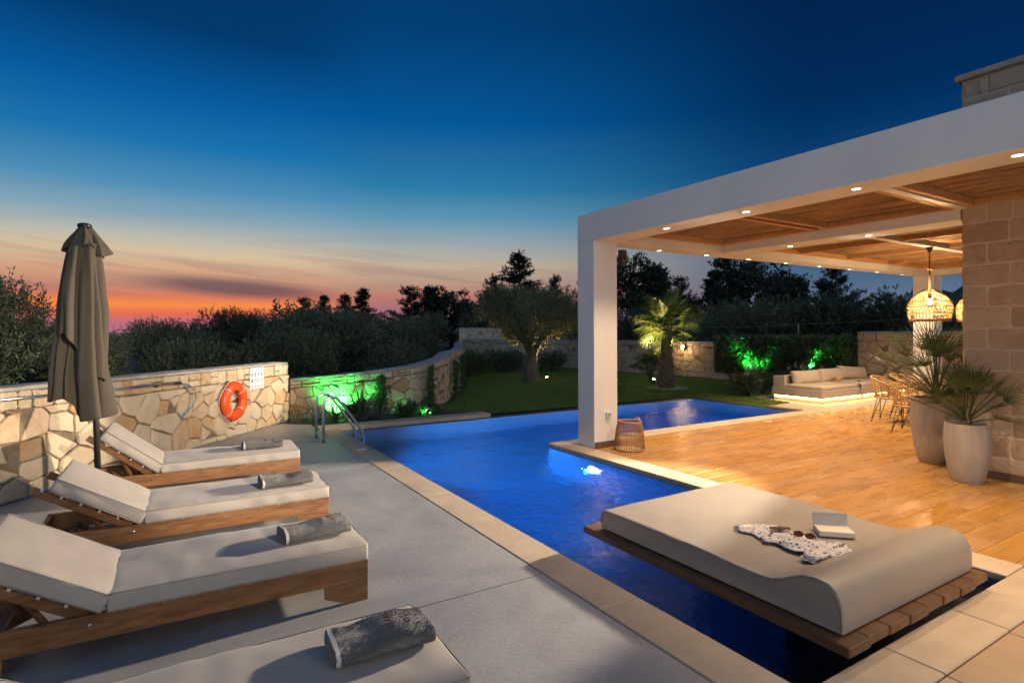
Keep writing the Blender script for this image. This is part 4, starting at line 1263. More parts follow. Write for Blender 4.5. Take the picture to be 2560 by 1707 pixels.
fan = empty('wooden_comb', (3.57, 2.36, .298), R(-35), 'small brown wooden comb lying on the scarf', 'comb')
wd_ = M('comb_wood', (.13, .05, .025), .4, .2)
MB().prism([(-.07, 0), (-.05, .018), (0, .026), (.05, .018), (.07, 0), (.07, -.006), (-.07, -.006)], 0, .008).build('handle', wd_, fan)
for i in range(11): MB().box((-.062 + .0115*i, -.03, .001), (-.056 + .0115*i, -.0062, .007)).build('tooth', wd_, fan)

# ------------------------------------------------------------------ basket lantern, socket, floor lamp
rat = M('rattan', (.42, .26, .115), .6, .25, 30, bump=.3, bscale=80, col2=(.58, .39, .19))
brat = M('basket_cane', (.26, .145, .06), .6, .25, 30, bump=.3, bscale=80, col2=(.38, .22, .10))
def basket():
    r = empty('rattan_basket', (5.50, 5.90, 0), 0, 'open rattan cane basket with two handles beside the front column', 'basket')
    def rad(z): return .205 - .05*(z/.40)**2.2
    for i in range(40):
        a = 2*math.pi*i/40
        MB().tube([(rad(z)*math.cos(a), rad(z)*math.sin(a), z) for z in (.01, .1, .2, .3, .385)], .0048, 5).build('cane', brat, r, True)
    for z, w in ((.012, .007), (.225, .006), (.235, .005), (.39, .012), (.375, .007)):
        MB().tube([(rad(z)*1.01*math.cos(2*math.pi*i/32), rad(z)*1.01*math.sin(2*math.pi*i/32), z) for i in range(33)], w, 6, False).build('hoop', brat, r, True)
    MB().lathe([(.20, .004), (.20, .010), (.001, .010)], 32).build('base', rat, r)
    for s in (0.15, math.pi + .15):
        pts = []
        for i in range(11):
            t = i/10*math.pi; w = (t/math.pi - .5)*.55
            rr = .158 + .045*math.sin(t); pts.append((rr*math.cos(s + w), rr*math.sin(s + w), .385 + .035*math.sin(t)))
        MB().tube(pts, .008, 6).build('handle', rat, r, True)
basket()
sk = empty('wall_socket', (5.36, 6.199, .46), 0, 'white round wall socket low on the front column', 'socket')
MB().box((-.042, -.045, -.042), (.042, 0, .042), .006).build('box', wp, sk)
b = MB().lathe([(.03, 0), (.03, .004), (.024, .0045), (.022, .001), (.001, .001)], 20); b.v = [(p[0], -.0455 - p[2], p[1]) for p in b.v]; b.build('face', M('socket_grey', (.4, .38, .36), .4), sk, True)
fl = empty('floor_lamp_plate', (9.28, 6.36, .001), 0, 'small pale square plate set in the terrace floor near the pool edge', 'plate')
MB().box((-.06, -.05, 0), (.06, .05, .006), .001).build('plate', M('plate_white', (.7, .66, .6), .4), fl)
MB().box((-.045, -.035, .006), (.045, .035, .0075)).build('insert', M('plate_insert', (.5, .47, .42), .4), fl)

# ------------------------------------------------------------------ built-in sofa
sofm = M('sofa_canvas', (.40, .335, .265), .8, .06, 4, bump=.12, bscale=240, bdist=.002)
def pillow_mesh(lx, ly, lz, seed):
    bm = bmesh.new(); bmesh.ops.create_cube(bm, size=2.0); bmesh.ops.subdivide_edges(bm, edges=bm.edges[:], cuts=9, use_grid_fill=True)
    for v in bm.verts:
        x, y, z = v.co
        ex = (1 - abs(x)**3.2)*(1 - abs(z)**3.2)
        w = .05*mnoise.noise(Vector((x*2 + seed*3, z*2, y)))
        v.co = (x*lx/2*(1 - .03*(1 - abs(z)**2) + .03), y*ly/2*(.22 + .78*max(0, ex)**.45) + w*.25*ex*math.copysign(1, y)*ly, z*lz/2*(1 + .03*abs(x)**3))
    for f in bm.faces: f.smooth = True
    me = bpy.data.meshes.new('pillow'); bm.to_mesh(me); bm.free(); return me
def sofa():
    r = empty('built_in_sofa', (12.42, 7.18, 0), 0, 'built-in plastered sofa bench with cream cushions and a glowing light strip', 'sofa')
    pl = M('sofa_plaster', (.38, .335, .285), .7, .08, 3, bump=.15)
    Lx, Ly = 3.86, 1.22
    MB().box((.05, .06, 0), (Lx, Ly - .02, .11)).build('plinth', M('plinth', (.45, .38, .3), .7), r)
    MB().box((0, 0, .112), (Lx, Ly, .295), .006).build('base', pl, r)
    MB().box((.05, Ly - .16, .2955), (Lx, Ly, .56), .008).build('backrest', pl, r)
    MB().box((.05, Ly - .30, .2956), (.11, Ly - .161, .575), .008).build('side_panel', pl, r)
    x = .07
    for w in (1.27, 1.27, 1.18):
        o = link('seat_cushion', cushion_mesh(w - .01, .95, .072, int(w*10 + x*3), nx=20), sofm, r); o.location = (x, .045, .297); x += w
    cg = glow('led_strip', (1.0, .60, .20), 75)
    MB().box((.02, .035, .098), (Lx, .047, .108)).build('light_strip', cg, r)
    MB().box((.03, .05, .098), (.042, Ly - .05, .108)).build('light_strip', cg, r)
sofa()
for i, (cx, dz, lab) in enumerate(((13.32, 0, 'cream back cushion on the sofa nearest the lawn'), (14.36, .01, 'cream middle back cushion on the sofa'), (15.40, .02, 'cream back cushion on the sofa nearest the stone wall'))):
    r = empty('sofa_cushion', (cx, 8.09, .50 + dz), R((-1, 2, -9)[i]), lab, 'cushion', 'sofa back cushions')
    o = link('cover', pillow_mesh(1.05, .24, .34, i), sofm, r); o.rotation_euler = (R(-14), R((0, 0, 4)[i]), 0)
def throw():
    r = empty('sofa_throw', (14.05, 7.6, .37), 0, 'pale grey fringed throw hanging over the sofa front', 'throw')
    m = M('throw_cloth', (.36, .34, .31), .9, .12, 30, bump=.4, bscale=120)
    n, k = 34, 12; vs = []; fs = []
    for i in range(n + 1):
        t = i/n
        if t < .62: y = .25 - .69*t/.62; z = .012
        else: q = (t - .62)/.38; y = -.445 - .012*min(1, q*6); z = .012 - .27*q
        for j in range(k + 1):
            s = j/k - .5; w = .22 - .10*t
            vs.append((s*w + .04*math.sin(t*4), y + (.0 if t < .62 else -.006*abs(math.sin(j*1.3 + t*3))), z + (.010*abs(math.sin(j*1.1 + t*5)) if t < .62 else 0)))
    for i in range(n):
        for j in range(k): fs.append((i*(k+1) + j, (i+1)*(k+1) + j, (i+1)*(k+1) + j + 1, i*(k+1) + j + 1))
    o = MB().add(vs, fs).build('cloth', m, r, True); md = o.modifiers.new('t', 'SOLIDIFY'); md.thickness = .004
    for j in range(9): MB().tube([(-.05 + .0125*j, -.458, -.255), (-.052 + .013*j, -.462, -.32)], .003, 4).build('tassel', m, r)
throw()
sunglasses('sunglasses', (14.5, 7.45, .374), R(15), 'black sunglasses on the sofa seat beside the throw', 1.0, (.012, .012, .012))
cd = empty('woven_candle_cup', (14.15, 7.80, .374), 0, 'small round tan cup standing on the sofa seat', 'cup')
MB().lathe([(.06, 0), (.075, .02), (.078, .09), (.072, .12), (.065, .115), (.066, .03), (.001, .028)], 20).build('cup_body', M('tan_weave', (.45, .27, .12), .7, .2, 60, bump=.5, bscale=90), cd, True)
MB().lathe([(.076, .108), (.080, .114), (.076, .122), (.070, .121)], 20, cap=False).build('rim', rat, cd, True)
def dry_vase():
    r = empty('vase_of_dried_flowers', (15.95, 7.55, .296), 0, 'white vase with dried flower stems at the sofa end by the wall', 'vase')
    MB().lathe([(.06, 0), (.085, .05), (.08, .12), (.045, .17), (.04, .2), (.046, .21)], 20).build('vase_body', M('vase_white', (.55, .52, .48), .6, .05), r, True)
    st = M('dried_stem', (.13, .09, .06), .9, .3); rg = random.Random(2)
    for i in range(16):
        a, l = rg.uniform(0, 6.28), rg.uniform(.25, .48); dx, dy = .22*math.cos(a)*rg.random(), .2*math.sin(a)*rg.random()
        MB().tube([(0, 0, .18), (dx*.4, dy*.4, .2 + l*.5), (dx, dy, .2 + l)], .0028, 4).build('stem', st, r)
        MB().lathe([(.001, -.02), (.014, 0), (.011, .02), (.001, .04)], 6, (dx, dy, .2 + l)).build('dried_head', st, r)
dry_vase()

# ------------------------------------------------------------------ dining table and chairs
blk = M('black_steel', (.02, .02, .02), .4, .1, metal=.5)
def table():
    r = empty('dining_table', (11.9, 4.45, 0), 0, 'long wooden dining table with slanted black legs under the pendants', 'table')
    tm = M('table_wood', (.17, .085, .04), .4, .25, 2, stretch=(1, 7, 7), col2=(.26, .14, .07))
    for i in range(5): MB().box((-.98, -.5 + i*.2, .715), (.98, -.303 + i*.2, .755), .004).build('top_board', tm, r)
    for sx in (-1, 1):
        for sy in (-1, 1):
            a = Vector((sx*.78, sy*.38, .0)); b_ = Vector((sx*.18, -sy*.05, .70))
            MB().tube([tuple(a), tuple(b_)], .05, 4).build('leg', blk, r)
    MB().box((-.5, -.06, .68), (.5, .06, .714), .003).build('spine', blk, r)
table()
def make_chair():
    r = empty('wicker_chair', (0, 0, 0), 0, '', 'chair', 'wicker dining chairs')
    # local: sitter faces +X; shell wraps behind (-X) and to both sides
    seat = MB()
    for i in range(13):
        y = -.24 + .04*i; hw = math.sqrt(max(0, .26**2 - y*y*.6))
        seat.tube([(-hw*.95, y, .435), (0, y, .425), (hw*.95, y, .44)], .008, 5)
    seat.build('seat', rat, r, True)
    def rim(a): return (.30*math.cos(a), .31*math.sin(a))
    def shell(a, t):        # a: angle around back, t: 0 seat .. 1 top
        top = .80 - .17*(abs(a - math.pi)/(math.pi*.62))**2.2
        z = .43 + (top - .43)*t; k = .80 + .26*t
        return (rim(a)[0]*k, rim(a)[1]*k, z)
    A0, A1 = math.pi*.40, math.pi*1.60
    for q in range(8):      # horizontal canes
        t = .12 + .76*q/7
        pts = [shell(A0 + (A1 - A0)*i/24, t) for i in range(25)]; MB().tube(pts, .008, 5).build('cane', rat, r, True)
    pts = [shell(A0 + (A1 - A0)*i/28, 1.0) for i in range(29)]
    pts = [(.26, pts[0][1]*.9, .45)] + pts + [(.26, pts[-1][1]*.9, .45)]
    MB().tube(pts, .015, 7).build('top_rim', rat, r, True)
    MB().tube([(rim(2*math.pi*i/32)[0]*.84, rim(2*math.pi*i/32)[1]*.84, .428) for i in range(33)], .014, 7, False).build('seat_rim', rat, r, True)
    for k in range(9):
        a = A0 + (A1 - A0)*(k + .5)/9
        MB().tube([shell(a, t) for t in (0, .35, .7, 1)], .011, 6).build('upright', rat, r, True)
    for sx in (-1, 1):
        for sy in (-1, 1):
            f_ = (sx*.25, sy*.24, .008); 
            MB().tube([f_, (sx*.12, sy*.20, .42)], .006, 6).build('leg', blk, r, True)
            MB().tube([f_, (sx*.20, sy*.10, .42)], .006, 6).build('leg', blk, r, True)
            MB().lathe([(.013, 0), (.014, .008), (.009, .02)], 8, (f_[0], f_[1], 0)).build('foot_cap', blk, r, True)
    for sy in (-1, 1): MB().tube([(-.2, sy*.21, .15), (.2, sy*.21, .15)], .005, 5).build('brace', blk, r)
    MB().tube([(-.19, -.21, .19), (-.19, .21, .19)], .005, 5).build('brace', blk, r)
    return r
ch0 = make_chair()
CH = [(10.28, 4.44, R(8), 'wicker armchair at the end of the dining table facing away from the pool'),
      (11.16, 5.18, R(-80), 'wicker armchair on the garden side of the table nearest the pool'),
      (11.95, 5.22, R(-88), 'wicker armchair on the garden side of the table further along'),
      (11.3, 3.66, R(88), 'wicker armchair on the house side of the table nearest the pool'),
      (12.6, 3.66, R(92), 'wicker armchair on the house side of the table further along')]
for i, (x, y, a, lab) in enumerate(CH):
    o = ch0 if i == 0 else copy_tree(ch0)
    o.location = (x, y, 0.001); o.rotation_euler = (0, 0, a); o['label'] = lab

# ------------------------------------------------------------------ pendants
def woven_shade(Rb, H_):
    """dome basket as crossing cane strips and hoops, one mesh"""
    mb = MB(); 
    def prof(t):    # t 0 bottom .. 1 top
        z = H_*t; rr = Rb*(.90 + .12*math.sin(min(1, t*2.0)*math.pi*.5) - (1.02*max(0, t - .35)/.65)**2.3*.72)
        return rr, z
    n = 40
    for d in (-1, 1):
        for i in range(n):
            a0 = 2*math.pi*i/n; pts = []
            for k in range(9):
                t = k/8; rr, z = prof(t); a = a0 + d*.36*t + d*.05*math.sin(k*2.2); pts.append((rr*math.cos(a), rr*math.sin(a), z))
            mb.tube(pts, .0052, 4)
    hoops = MB()
    for t, w in ((0, .011), (.03, .008), (.24, .008), (.44, .008), (.62, .008), (.80, .008), (1.0, .011)):
        rr, z = prof(t); hoops.tube([((rr + .003)*math.cos(2*math.pi*i/40), (rr + .003)*math.sin(2*math.pi*i/40), z) for i in range(41)], w, 6, False)
    return mb, hoops, prof
sh_m = M('pendant_cane', (.55, .36, .16), .6, .2, 30, trans=.5)
def pendant(x, y, zb, label, power):
    r = empty('pendant_lamp', (x, y, zb), 0, label, 'pendant lamp', 'woven pendant lamps')
    mb, hp, prof = woven_shade(.315, .52)
    mb.build('woven_shade', sh_m, r, True)
    hp.build('hoop_frame', sh_m, r, True)
    MB().lathe([(.001, .37), (.02, .365), (.035, .33), (.034, .30), (.018, .275), (.001, .268)], 14).build('bulb', glow('bulb', (1, .72, .38), 60), r, True)
    MB().tube([(0, 0, .37), (0, 0, .43)], .02, 10).build('lamp_holder', blackp, r, True)
    MB().tube([(0, 0, .43), (0, 0, 3.03 - zb - .08)], .012, 8).build('cord', M('cord_hemp', (.24, .15, .07), .9, .2, 60), r, True)
    MB().lathe([(.012, 0), (.055, .085), (.055, .09)], 16, (0, 0, 3.03 - zb - .092)).build('ceiling_rose', M('rose_black', (.03, .03, .03), .4), r, True)
    MB().lathe([(.01, -.012), (.04, -.008), (.045, .004), (.012, .012)], 12, (0, 0, .86)).build('cord_knot', M('cord_hemp', (.24, .15, .07)), r, True)
    lamp('POINT', 'pendant_light', (0, 0, .31), power, (1, .68, .35), .05, parent=r)
pendant(10.90, 4.47, 1.80, 'dome shaped woven pendant lamp hanging clear in front of the rear column', 360)
pendant(12.75, 4.47, 1.80, 'dome shaped woven pendant lamp half hidden by the house corner', 360)
# spot lamp added out of view round the house corner to light the loungers
FP = Vector((10.8, 3.84, 2.84))
fr = empty('added_spot_lamp', FP, 0, 'added black spot lamp, unseen behind the house corner', 'spot lamp')
MB().tube([(0, 0, .29), (0, 0, .0)], .008, 8).build('stem', blackp, fr)
# flood lamp added unseen on the end beam to fill the column's wall shadow
RP = Vector((7.3, 6.40, 3.44))
rr_ = empty('added_roof_flood', RP, 0, 'added black flood lamp, unseen on top of the pergola end beam', 'flood lamp')
MB().box((-.05, -.05, -.121), (.05, .05, -.06), .004).build('foot', blackp, rr_)
VP = Vector((3.3, -4.38, 3.05))  # flood lamp added behind the camera to brighten the lounger wall
vl = empty('added_villa_flood', VP, 0, 'added black flood lamp behind the viewpoint brightening the lounger wall', 'flood lamp')
MB().box((-.03, -.219, -.03), (.03, -.02, .03), .004).build('arm', blackp, vl)
for par, p, aim, e, cone, bl, rad in ((vl, VP, (.05, 9.15, .75), 5200, 21, .5, .08), (fr, FP, (.84, 4.70, .45), 9600, 32.0, .12, .12), (rr_, RP, (.62, 9.72, .5), 7000, 31, .25, .05)):
    fd = (Vector(aim) - p).normalized(); fq = fd.to_track_quat('Z', 'Y').to_matrix().to_4x4()
    b = MB().lathe([(.03, -.12), (.045, -.10), (.048, .04), (.044, .045)], 16, cap=False); b.v = [tuple(fq @ Vector(q)) for q in b.v]; b.build('lamp_head', blackp, par, True)
    b = MB().lathe([(.043, .02), (.04, .03), (.001, .034)], 16); b.v = [tuple(fq @ Vector(q)) for q in b.v]; b.build('lens', glow('added_flood_lens', (1, .84, .64), 20), par, True)
    l = lamp('SPOT', 'spot_light', tuple(fd*(rad + .06)), e, (1.0, .82, .62), rad, angle=cone, blend=bl, parent=par); l.rotation_euler = fd.to_track_quat('-Z', 'Y').to_euler()
# villa front and two lanterns added unseen behind the camera as fill light
vf = empty('added_villa_wall', (0, -4.6, 0), 0, 'added white villa front, unseen behind the viewpoint, carrying fill lamps', 'villa')
MB().box((-7, -.3, -.05), (5.0, 0, 3.4)).build('wall', plaster, vf)
MB().box((-.6, .001, .0), (.5, .05, 2.15), .01).build('door', lw_m, vf)
for lx, lab in ((-2.6, 'added black fill lantern behind the viewpoint on the lounger side'), (2.9, 'added black fill lantern behind the viewpoint on the pool side')):
    wl_ = empty('added_lantern', (lx, -4.6, 2.35), 0, lab, 'wall lantern', 'added fill lanterns')
    MB().box((-.06, .0015, -.14), (.06, .03, .14), .004).build('back_plate', blackp, wl_)
    MB().lathe([(.05, -.12), (.055, -.11), (.055, .11), (.03, .13), (.001, .135)], 14, (0, .10, 0)).build('glass', glow('added_lantern_glass', (1, .72, .42), 12), wl_, True)
    MB().lathe([(.062, .111), (.05, .15), (.001, .16)], 14, (0, .10, 0)).build('cap', blackp, wl_, True)
    lamp('POINT', 'lantern_fill_light', (0, .24, 0), 190, (1, .92, .84), .12, parent=wl_)
# ------------------------------------------------------------------ foliage helpers
def leaf_cloud(P, D, ln, wd, rg, curl=.15):
    """diamond leaves: base points P, unit directions D"""
    n = len(P); ln = ln * rg.uniform(.7, 1.25, n)[:, None]; wd = wd * rg.uniform(.7, 1.2, n)[:, None]
    rv = rg.normal(size=(n, 3)); S = np.cross(D, rv); S /= np.linalg.norm(S, axis=1)[:, None] + 1e-9
    U = np.cross(S, D)
    V = np.stack([P, P + D*ln*.5 + S*wd*.5 + U*wd*curl, P + D*ln, P + D*ln*.5 - S*wd*.5 + U*wd*curl], axis=1).reshape(-1, 3)
    return V, np.arange(4*n).reshape(-1, 4)
def unit(v): return v / (np.linalg.norm(v, axis=-1, keepdims=True) + 1e-9)
def shoots(c, d, ln, per, rg, leaf, wide, spread=.7):
    """leafy shoots at c along d: per leaves each"""
    n = len(c); t = rg.uniform(.05, 1, (n, per)); L_ = ln * rg.uniform(.6, 1.3, (n, 1))
    P = c[:, None, :] + d[:, None, :] * (t * L_)[..., None]
    dd = unit(d[:, None, :] * .8 + rg.normal(size=(n, per, 3)) * spread)
    return leaf_cloud(P.reshape(-1, 3), dd.reshape(-1, 3), leaf, wide, rg)
def crown_points(lobes, n, rg, lo=.55):
    w = np.array([l[1]**2 for l in lobes]); w = w / w.sum(); idx = rg.choice(len(lobes), n, p=w)
    C = np.array([l[0] for l in lobes])[idx]; Rr = np.array([l[1] for l in lobes])[idx]
    d = unit(rg.normal(size=(n, 3))); rad = Rr * rg.uniform(lo**3, 1, n)**(1/3)
    sq = np.array([1, 1, .82])
    return C + d*rad[:, None]*sq, d
def merge(*vf):
    V, F, b = [], [], 0
    for v, f in vf: V.append(v); F.append(f + b); b += len(v)
    return np.concatenate(V), np.concatenate(F)

olive_leaf = M('olive_leaf', (.075, .10, .042), .55, .4, 1.2, col2=(.15, .17, .09), trans=.2)
grove_leaf = M('grove_leaf', (.06, .08, .035), .6, .4, .8, col2=(.13, .15, .08), trans=.15)
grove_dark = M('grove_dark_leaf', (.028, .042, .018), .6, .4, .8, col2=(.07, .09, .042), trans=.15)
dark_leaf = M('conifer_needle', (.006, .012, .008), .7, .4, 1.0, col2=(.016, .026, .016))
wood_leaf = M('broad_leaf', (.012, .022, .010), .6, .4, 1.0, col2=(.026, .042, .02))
hedge_leaf = M('hedge_leaf', (.05, .095, .03), .4, .4, 3, col2=(.10, .16, .055), trans=.15)
shrub_leaf = M('shrub_leaf', (.04, .065, .022), .5, .4, 2, col2=(.08, .115, .045), trans=.15)
bark = M('olive_bark', (.10, .075, .05), .95, .4, 7, stretch=(2, 2, .5), bump=1.0, bscale=14, bdist=.05, col2=(.20, .155, .105))
dark_bark = M('dark_bark', (.03, .024, .018), .95, .3, 6, bump=.6)

def lobes_for(rx, ry, h, n, rg):
    L_ = [((0, 0, 0), min(rx, ry)*.72)]
    for i in range(n):
        a = rg.uniform(0, 6.283); q = rg.uniform(.35, .85)
        L_.append(((rx*q*math.cos(a), ry*q*math.sin(a), rg.uniform(-.45, .6)*h), rg.uniform(.28, .46)*min(rx, ry)))
    return L_
def olive_crown(name, rx, ry, h, nsh, seed, leaf=.085, wide=.022, ln=.30):
    rg = np.random.default_rng(seed); lb = lobes_for(rx, ry, h, 13, rg)
    c, d = crown_points(lb, nsh, rg); d = unit(d*.8 + np.array([0, 0, .75]) + rg.normal(size=d.shape)*.35)
    V, F = shoots(c, d, ln, 12, rg, leaf, wide)
    return fast_mesh(name, V, F)
def olive_trunk(h, seed, r0=.16, spread=.6, mat=None):
    rg = random.Random(seed); mb = MB()
    pts = []; x = y = 0
    for i in range(7):
        pts.append((x, y, h*i/6)); x += rg.uniform(-.05, .05); y += rg.uniform(-.05, .05)
    mb.tube(pts, [r0*(1.35 - .55*i/6 + rg.uniform(-.07, .07)) for i in range(7)], 12)
    tx, ty, tz = pts[-1]
    for k in range(5):
        a = k*1.26 + rg.uniform(-.3, .3); l = rg.uniform(.7, 1.1)
        p = [(tx, ty, tz - .15), (tx + spread*.35*math.cos(a), ty + spread*.35*math.sin(a), tz + .3*l), (tx + spread*.8*math.cos(a + .3), ty + spread*.8*math.sin(a + .3), tz + .7*l), (tx + spread*1.2*math.cos(a + .2), ty + spread*1.2*math.sin(a + .2), tz + 1.15*l)]
        mb.tube(p, [r0*.6, r0*.42, r0*.26, r0*.1], 8)
    return mb.mesh('trunk')
def tree(name, loc, label, group, crown, trunk, cm, tm, cz, sc=(1, 1, 1), rz=0, cat='tree'):
    r = empty(name, loc, rz, label, cat, group)
    t = link('trunk', trunk, tm, r); o = link('crown', crown, cm, r); o.location = (0, 0, cz); o.scale = sc
    t.scale = (1, 1, cz/1.0 if False else 1)
    return r

# the olive on the lawn
tree('olive_tree', (10.25, 15.65, -.05), 'gnarled olive tree on the lawn beside a glowing spot lamp', None,
     olive_crown('olive_crown', 1.62, 1.62, 1.0, 3300, 3, .10, .026, .34), olive_trunk(1.0, 4, .20, .75), olive_leaf, bark, 2.1)

# olive grove beyond the walls
GC = [olive_crown('grove_crown', 1.3, 1.3, .9, 1500, 20 + k, .10, .026, .32) for k in range(3)]
GT = [olive_trunk(.9, 30 + k, .11, .6) for k in range(2)]
def grove(x, y, top, rad, label='dark olive tree in the grove beyond the stone walls', group='olive grove beyond the walls', i=[0]):
    k = i[0]; i[0] += 1
    hh = 1.15*rad/1.3*.9
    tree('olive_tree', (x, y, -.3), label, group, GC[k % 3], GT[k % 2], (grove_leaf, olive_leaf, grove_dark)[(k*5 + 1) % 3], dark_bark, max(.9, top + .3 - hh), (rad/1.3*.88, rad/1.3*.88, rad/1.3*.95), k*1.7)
grove(-3.2, 15.0, 3.05, 1.75, 'tall olive tree rising above the wall at the picture edge beside the parasol', 'olive grove beyond the walls')
grove(3.7, 16.2, 2.45, 2.0, 'broad olive tree directly above the step in the stone wall', 'olive grove beyond the walls')
for x, y, t, rd in ((-3.2, 11.3, 1.75, 1.25), (-1.35, 13.0, 1.85, .85), (.2, 15.5, 1.45, 1.1), (1.3, 13.9, 1.45, 1.0), (2.6, 14.2, 1.85, 1.1), (-6.0, 16.5, 2.4, 1.9),
                  (-2.2, 20, 1.85, 1.3), (-.4, 22.5, 2.25, 1.2), (.9, 24.5, 2.1, 1.7), (2.1, 21.8, 2.5, 1.15), (3.2, 24, 2.3, 1.7), (1.0, 19, 1.75, 1.3), (2.5, 18.6, 2.15, 1.0),
                  (5.2, 19.0, 2.35, 1.7), (6.3, 21.5, 2.45, 1.8), (5.0, 24.5, 2.6, 2.0), (8.0, 24, 2.2, 1.7), (6.0, 16.9, 1.3, 1.1), (7.3, 19.3, 1.15, 1.1), (8.8, 22.0, 1.2, 1.2), (5.1, 14.3, 1.1, .95),
                  (7.5, 28, 2.6, 2.0), (10.5, 29, 2.6, 2.0), (13, 32, 2.8, 2.2), (-5.5, 24, 2.3, 2.0), (-4, 27, 2.3, 2.0)):
    grove(x, y, t, rd)
# darker trees right of the lawn, behind the rear walls
for x, y, t, rd in ((18.5, 22.5, 2.6, 2.1), (19.5, 19.5, 2.7, 2.2), (20.5, 17, 2.6, 2.1), (21.5, 14.2, 2.9, 2.4), (22, 11.5, 3.2, 2.5), (22.5, 8.8, 2.8, 2.3), (24, 6.5, 3.2, 2.5), (17.5, 25.5, 2.6, 2.1), (26, 15, 3.2, 2.6), (25, 19, 3.2, 2.6), (16.5, 29, 2.9, 2.3), (25.5, 10.5, 3.4, 2.6), (28, 8, 3.4, 2.6)):
    grove(x, y, t, rd, 'dark olive tree behind the rear garden walls', 'olives behind the rear walls')

def conifer(name, h, w, seed, nb=26, droop=.25, crown_lo=.12, up=.35, ragged=.62, taper=1.0):
    rg = np.random.default_rng(seed); C = []; Dd = []
    trunk = MB(); trunk.tube([(0, 0, 0), (.03*h/6, 0, h*.5), (0, .02, h*.98)], [.03*h*.6, .018*h*.6, .01], 7)
    for k in range(nb):
        t = crown_lo + (1 - crown_lo)*(k + .5)/nb
        for q in range(3):
            a = rg.uniform(0, 6.283); L_ = w*(1.04 - t)**taper*rg.uniform(1 - ragged, 1 + ragged*.6) + .05*w
            n = max(3, int(L_/.13)); s = np.linspace(.12, 1, n)
            z = h*t - droop*L_*s + up*L_*s**2.2
            pts = np.stack([L_*s*math.cos(a), L_*s*math.sin(a), z], 1)
            trunk.tube([tuple(pts[0]*[.2, .2, 1]), tuple(pts[n//2]), tuple(pts[-1])], [.02, .014, .006], 4)
            for p in pts:
                m = 5; C.append(p + rg.normal(size=(m, 3))*.05*np.array([1, 1, .6])); dv = np.array([math.cos(a)*.8, math.sin(a)*.8, .55]); Dd.append(unit(np.tile(dv, (m, 1)) + rg.normal(size=(m, 3))*.5))
    # leader
    s = np.linspace(.86, 1.02, 16); C.append(np.stack([s*0, s*0, h*s], 1)); Dd.append(unit(np.tile([0, 0, 1.0], (16, 1)) + rg.normal(size=(16, 3))*.6))
    V, F = shoots(np.concatenate(C), np.concatenate(Dd), .24, 6, rg, .20, .055, .55)
    return fast_mesh(name, V, F), trunk.mesh('trunk')
CF = [conifer('conifer_crown', 6.5, 1.9, 61), conifer('conifer_crown', 6.5, 2.5, 62, 22, .1, .2, .5, .6, .8), conifer('conifer_crown', 6.5, 1.3, 63, 30, .15, .1, .3, .5)]
def open_lobes(w, h, s):
    rg = np.random.default_rng(s); L_ = []
    for i in range(46):
        a = rg.uniform(0, 6.283); q = math.sqrt(rg.random())*.92; zz = rg.uniform(-1, 1)*math.sqrt(max(0, 1 - q*q))
        L_.append(((w*q*math.cos(a), w*q*math.sin(a), h*zz), w*rg.uniform(.10, .24)))
    return L_
BRD = [fast_mesh('broad_crown', *shoots(*(lambda c_d: (c_d[0], unit(c_d[1] + np.array([0, 0, .5]))))(crown_points(open_lobes(2.5, 2.2, s), 3000, np.random.default_rng(s + 1), .5)), .4, 7, np.random.default_rng(s), .20, .09)) for s in (71, 73)]
BT = olive_trunk(2.0, 77, .2, 1.1)
def con(x, y, top, k, label, rz=0, wide=1.0):
    r = empty('conifer_tree', (x, y, -.3), rz, label, 'conifer', 'dark trees on the skyline'); s = (top + .3)/6.5
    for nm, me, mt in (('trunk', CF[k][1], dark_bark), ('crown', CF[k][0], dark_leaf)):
        o = link(nm, me, mt, r); o.scale = (s*wide, s*wide, s)
def brd(x, y, top, k, label, rad=2.6):
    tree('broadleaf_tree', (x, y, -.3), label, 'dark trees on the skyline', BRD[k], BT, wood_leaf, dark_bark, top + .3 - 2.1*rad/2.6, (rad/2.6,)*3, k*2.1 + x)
con(20.2, 32.2, 6.7, 0, 'tallest dark conifer on the skyline, rising behind the lawn olive', .4, 1.5)
con(22.3, 31.2, 5.2, 1, 'dark conifer leaning out behind the lawn olive, beside the tallest one', 2.0, .75)
con(18.6, 33.0, 5.2, 1, 'ragged dark conifer just behind the lawn olive, lower than its neighbour', 1.0, .8)
con(15.4, 39.7, 4.8, 1, 'dark conifer on the skyline at the edge of the sunset gap', 0, 1.35)
con(16.9, 39.9, 4.9, 0, 'dark conifer in the middle skyline clump beside the airy tree', 1, 1.35)
brd(19.2, 40.6, 4.9, 0, 'airy dark tree on the middle skyline clump right of the conifers', 2.4)
con(21.0, 40.0, 3.6, 1, 'low dark conifer ending the middle skyline clump', 3, .9)
con(10.4, 52.2, 4.5, 1, 'small dark conifer on the skyline above the olive grove, nearest the sunset', 0, 1.1)
con(11.85, 51.3, 4.7, 2, 'thin pointed dark conifer on the skyline above the grove', 1, 1.3)
con(13.4, 50.4, 4.8, 0, 'dark conifer on the skyline above the grove, third from the sunset', 2, 1.25)
con(14.7, 49.6, 5.3, 2, 'tallest of the small skyline conifers above the grove', 3, 1.6)
con(23.4, 29.3, 5.0, 1, 'dark conifer top showing just beside the front column', 0, .7)
brd(28.0, 29.8, 6.6, 1, 'tall dark tree seen just past the front column', 2.7)
brd(29.6, 28.8, 4.8, 0, 'lower dark tree leaning from the tree past the front column', 2.0)
con(34.7, 31.5, 5.7, 1, 'flat-branched dark conifer above the palm', 0, 1.0)
con(37.1, 30.1, 6.2, 2, 'twin-pointed dark conifer right of the palm', 1, 1.5)
brd(37.4, 26.4, 7.0, 0, 'great dark rounded tree above the hedge', 3.5)
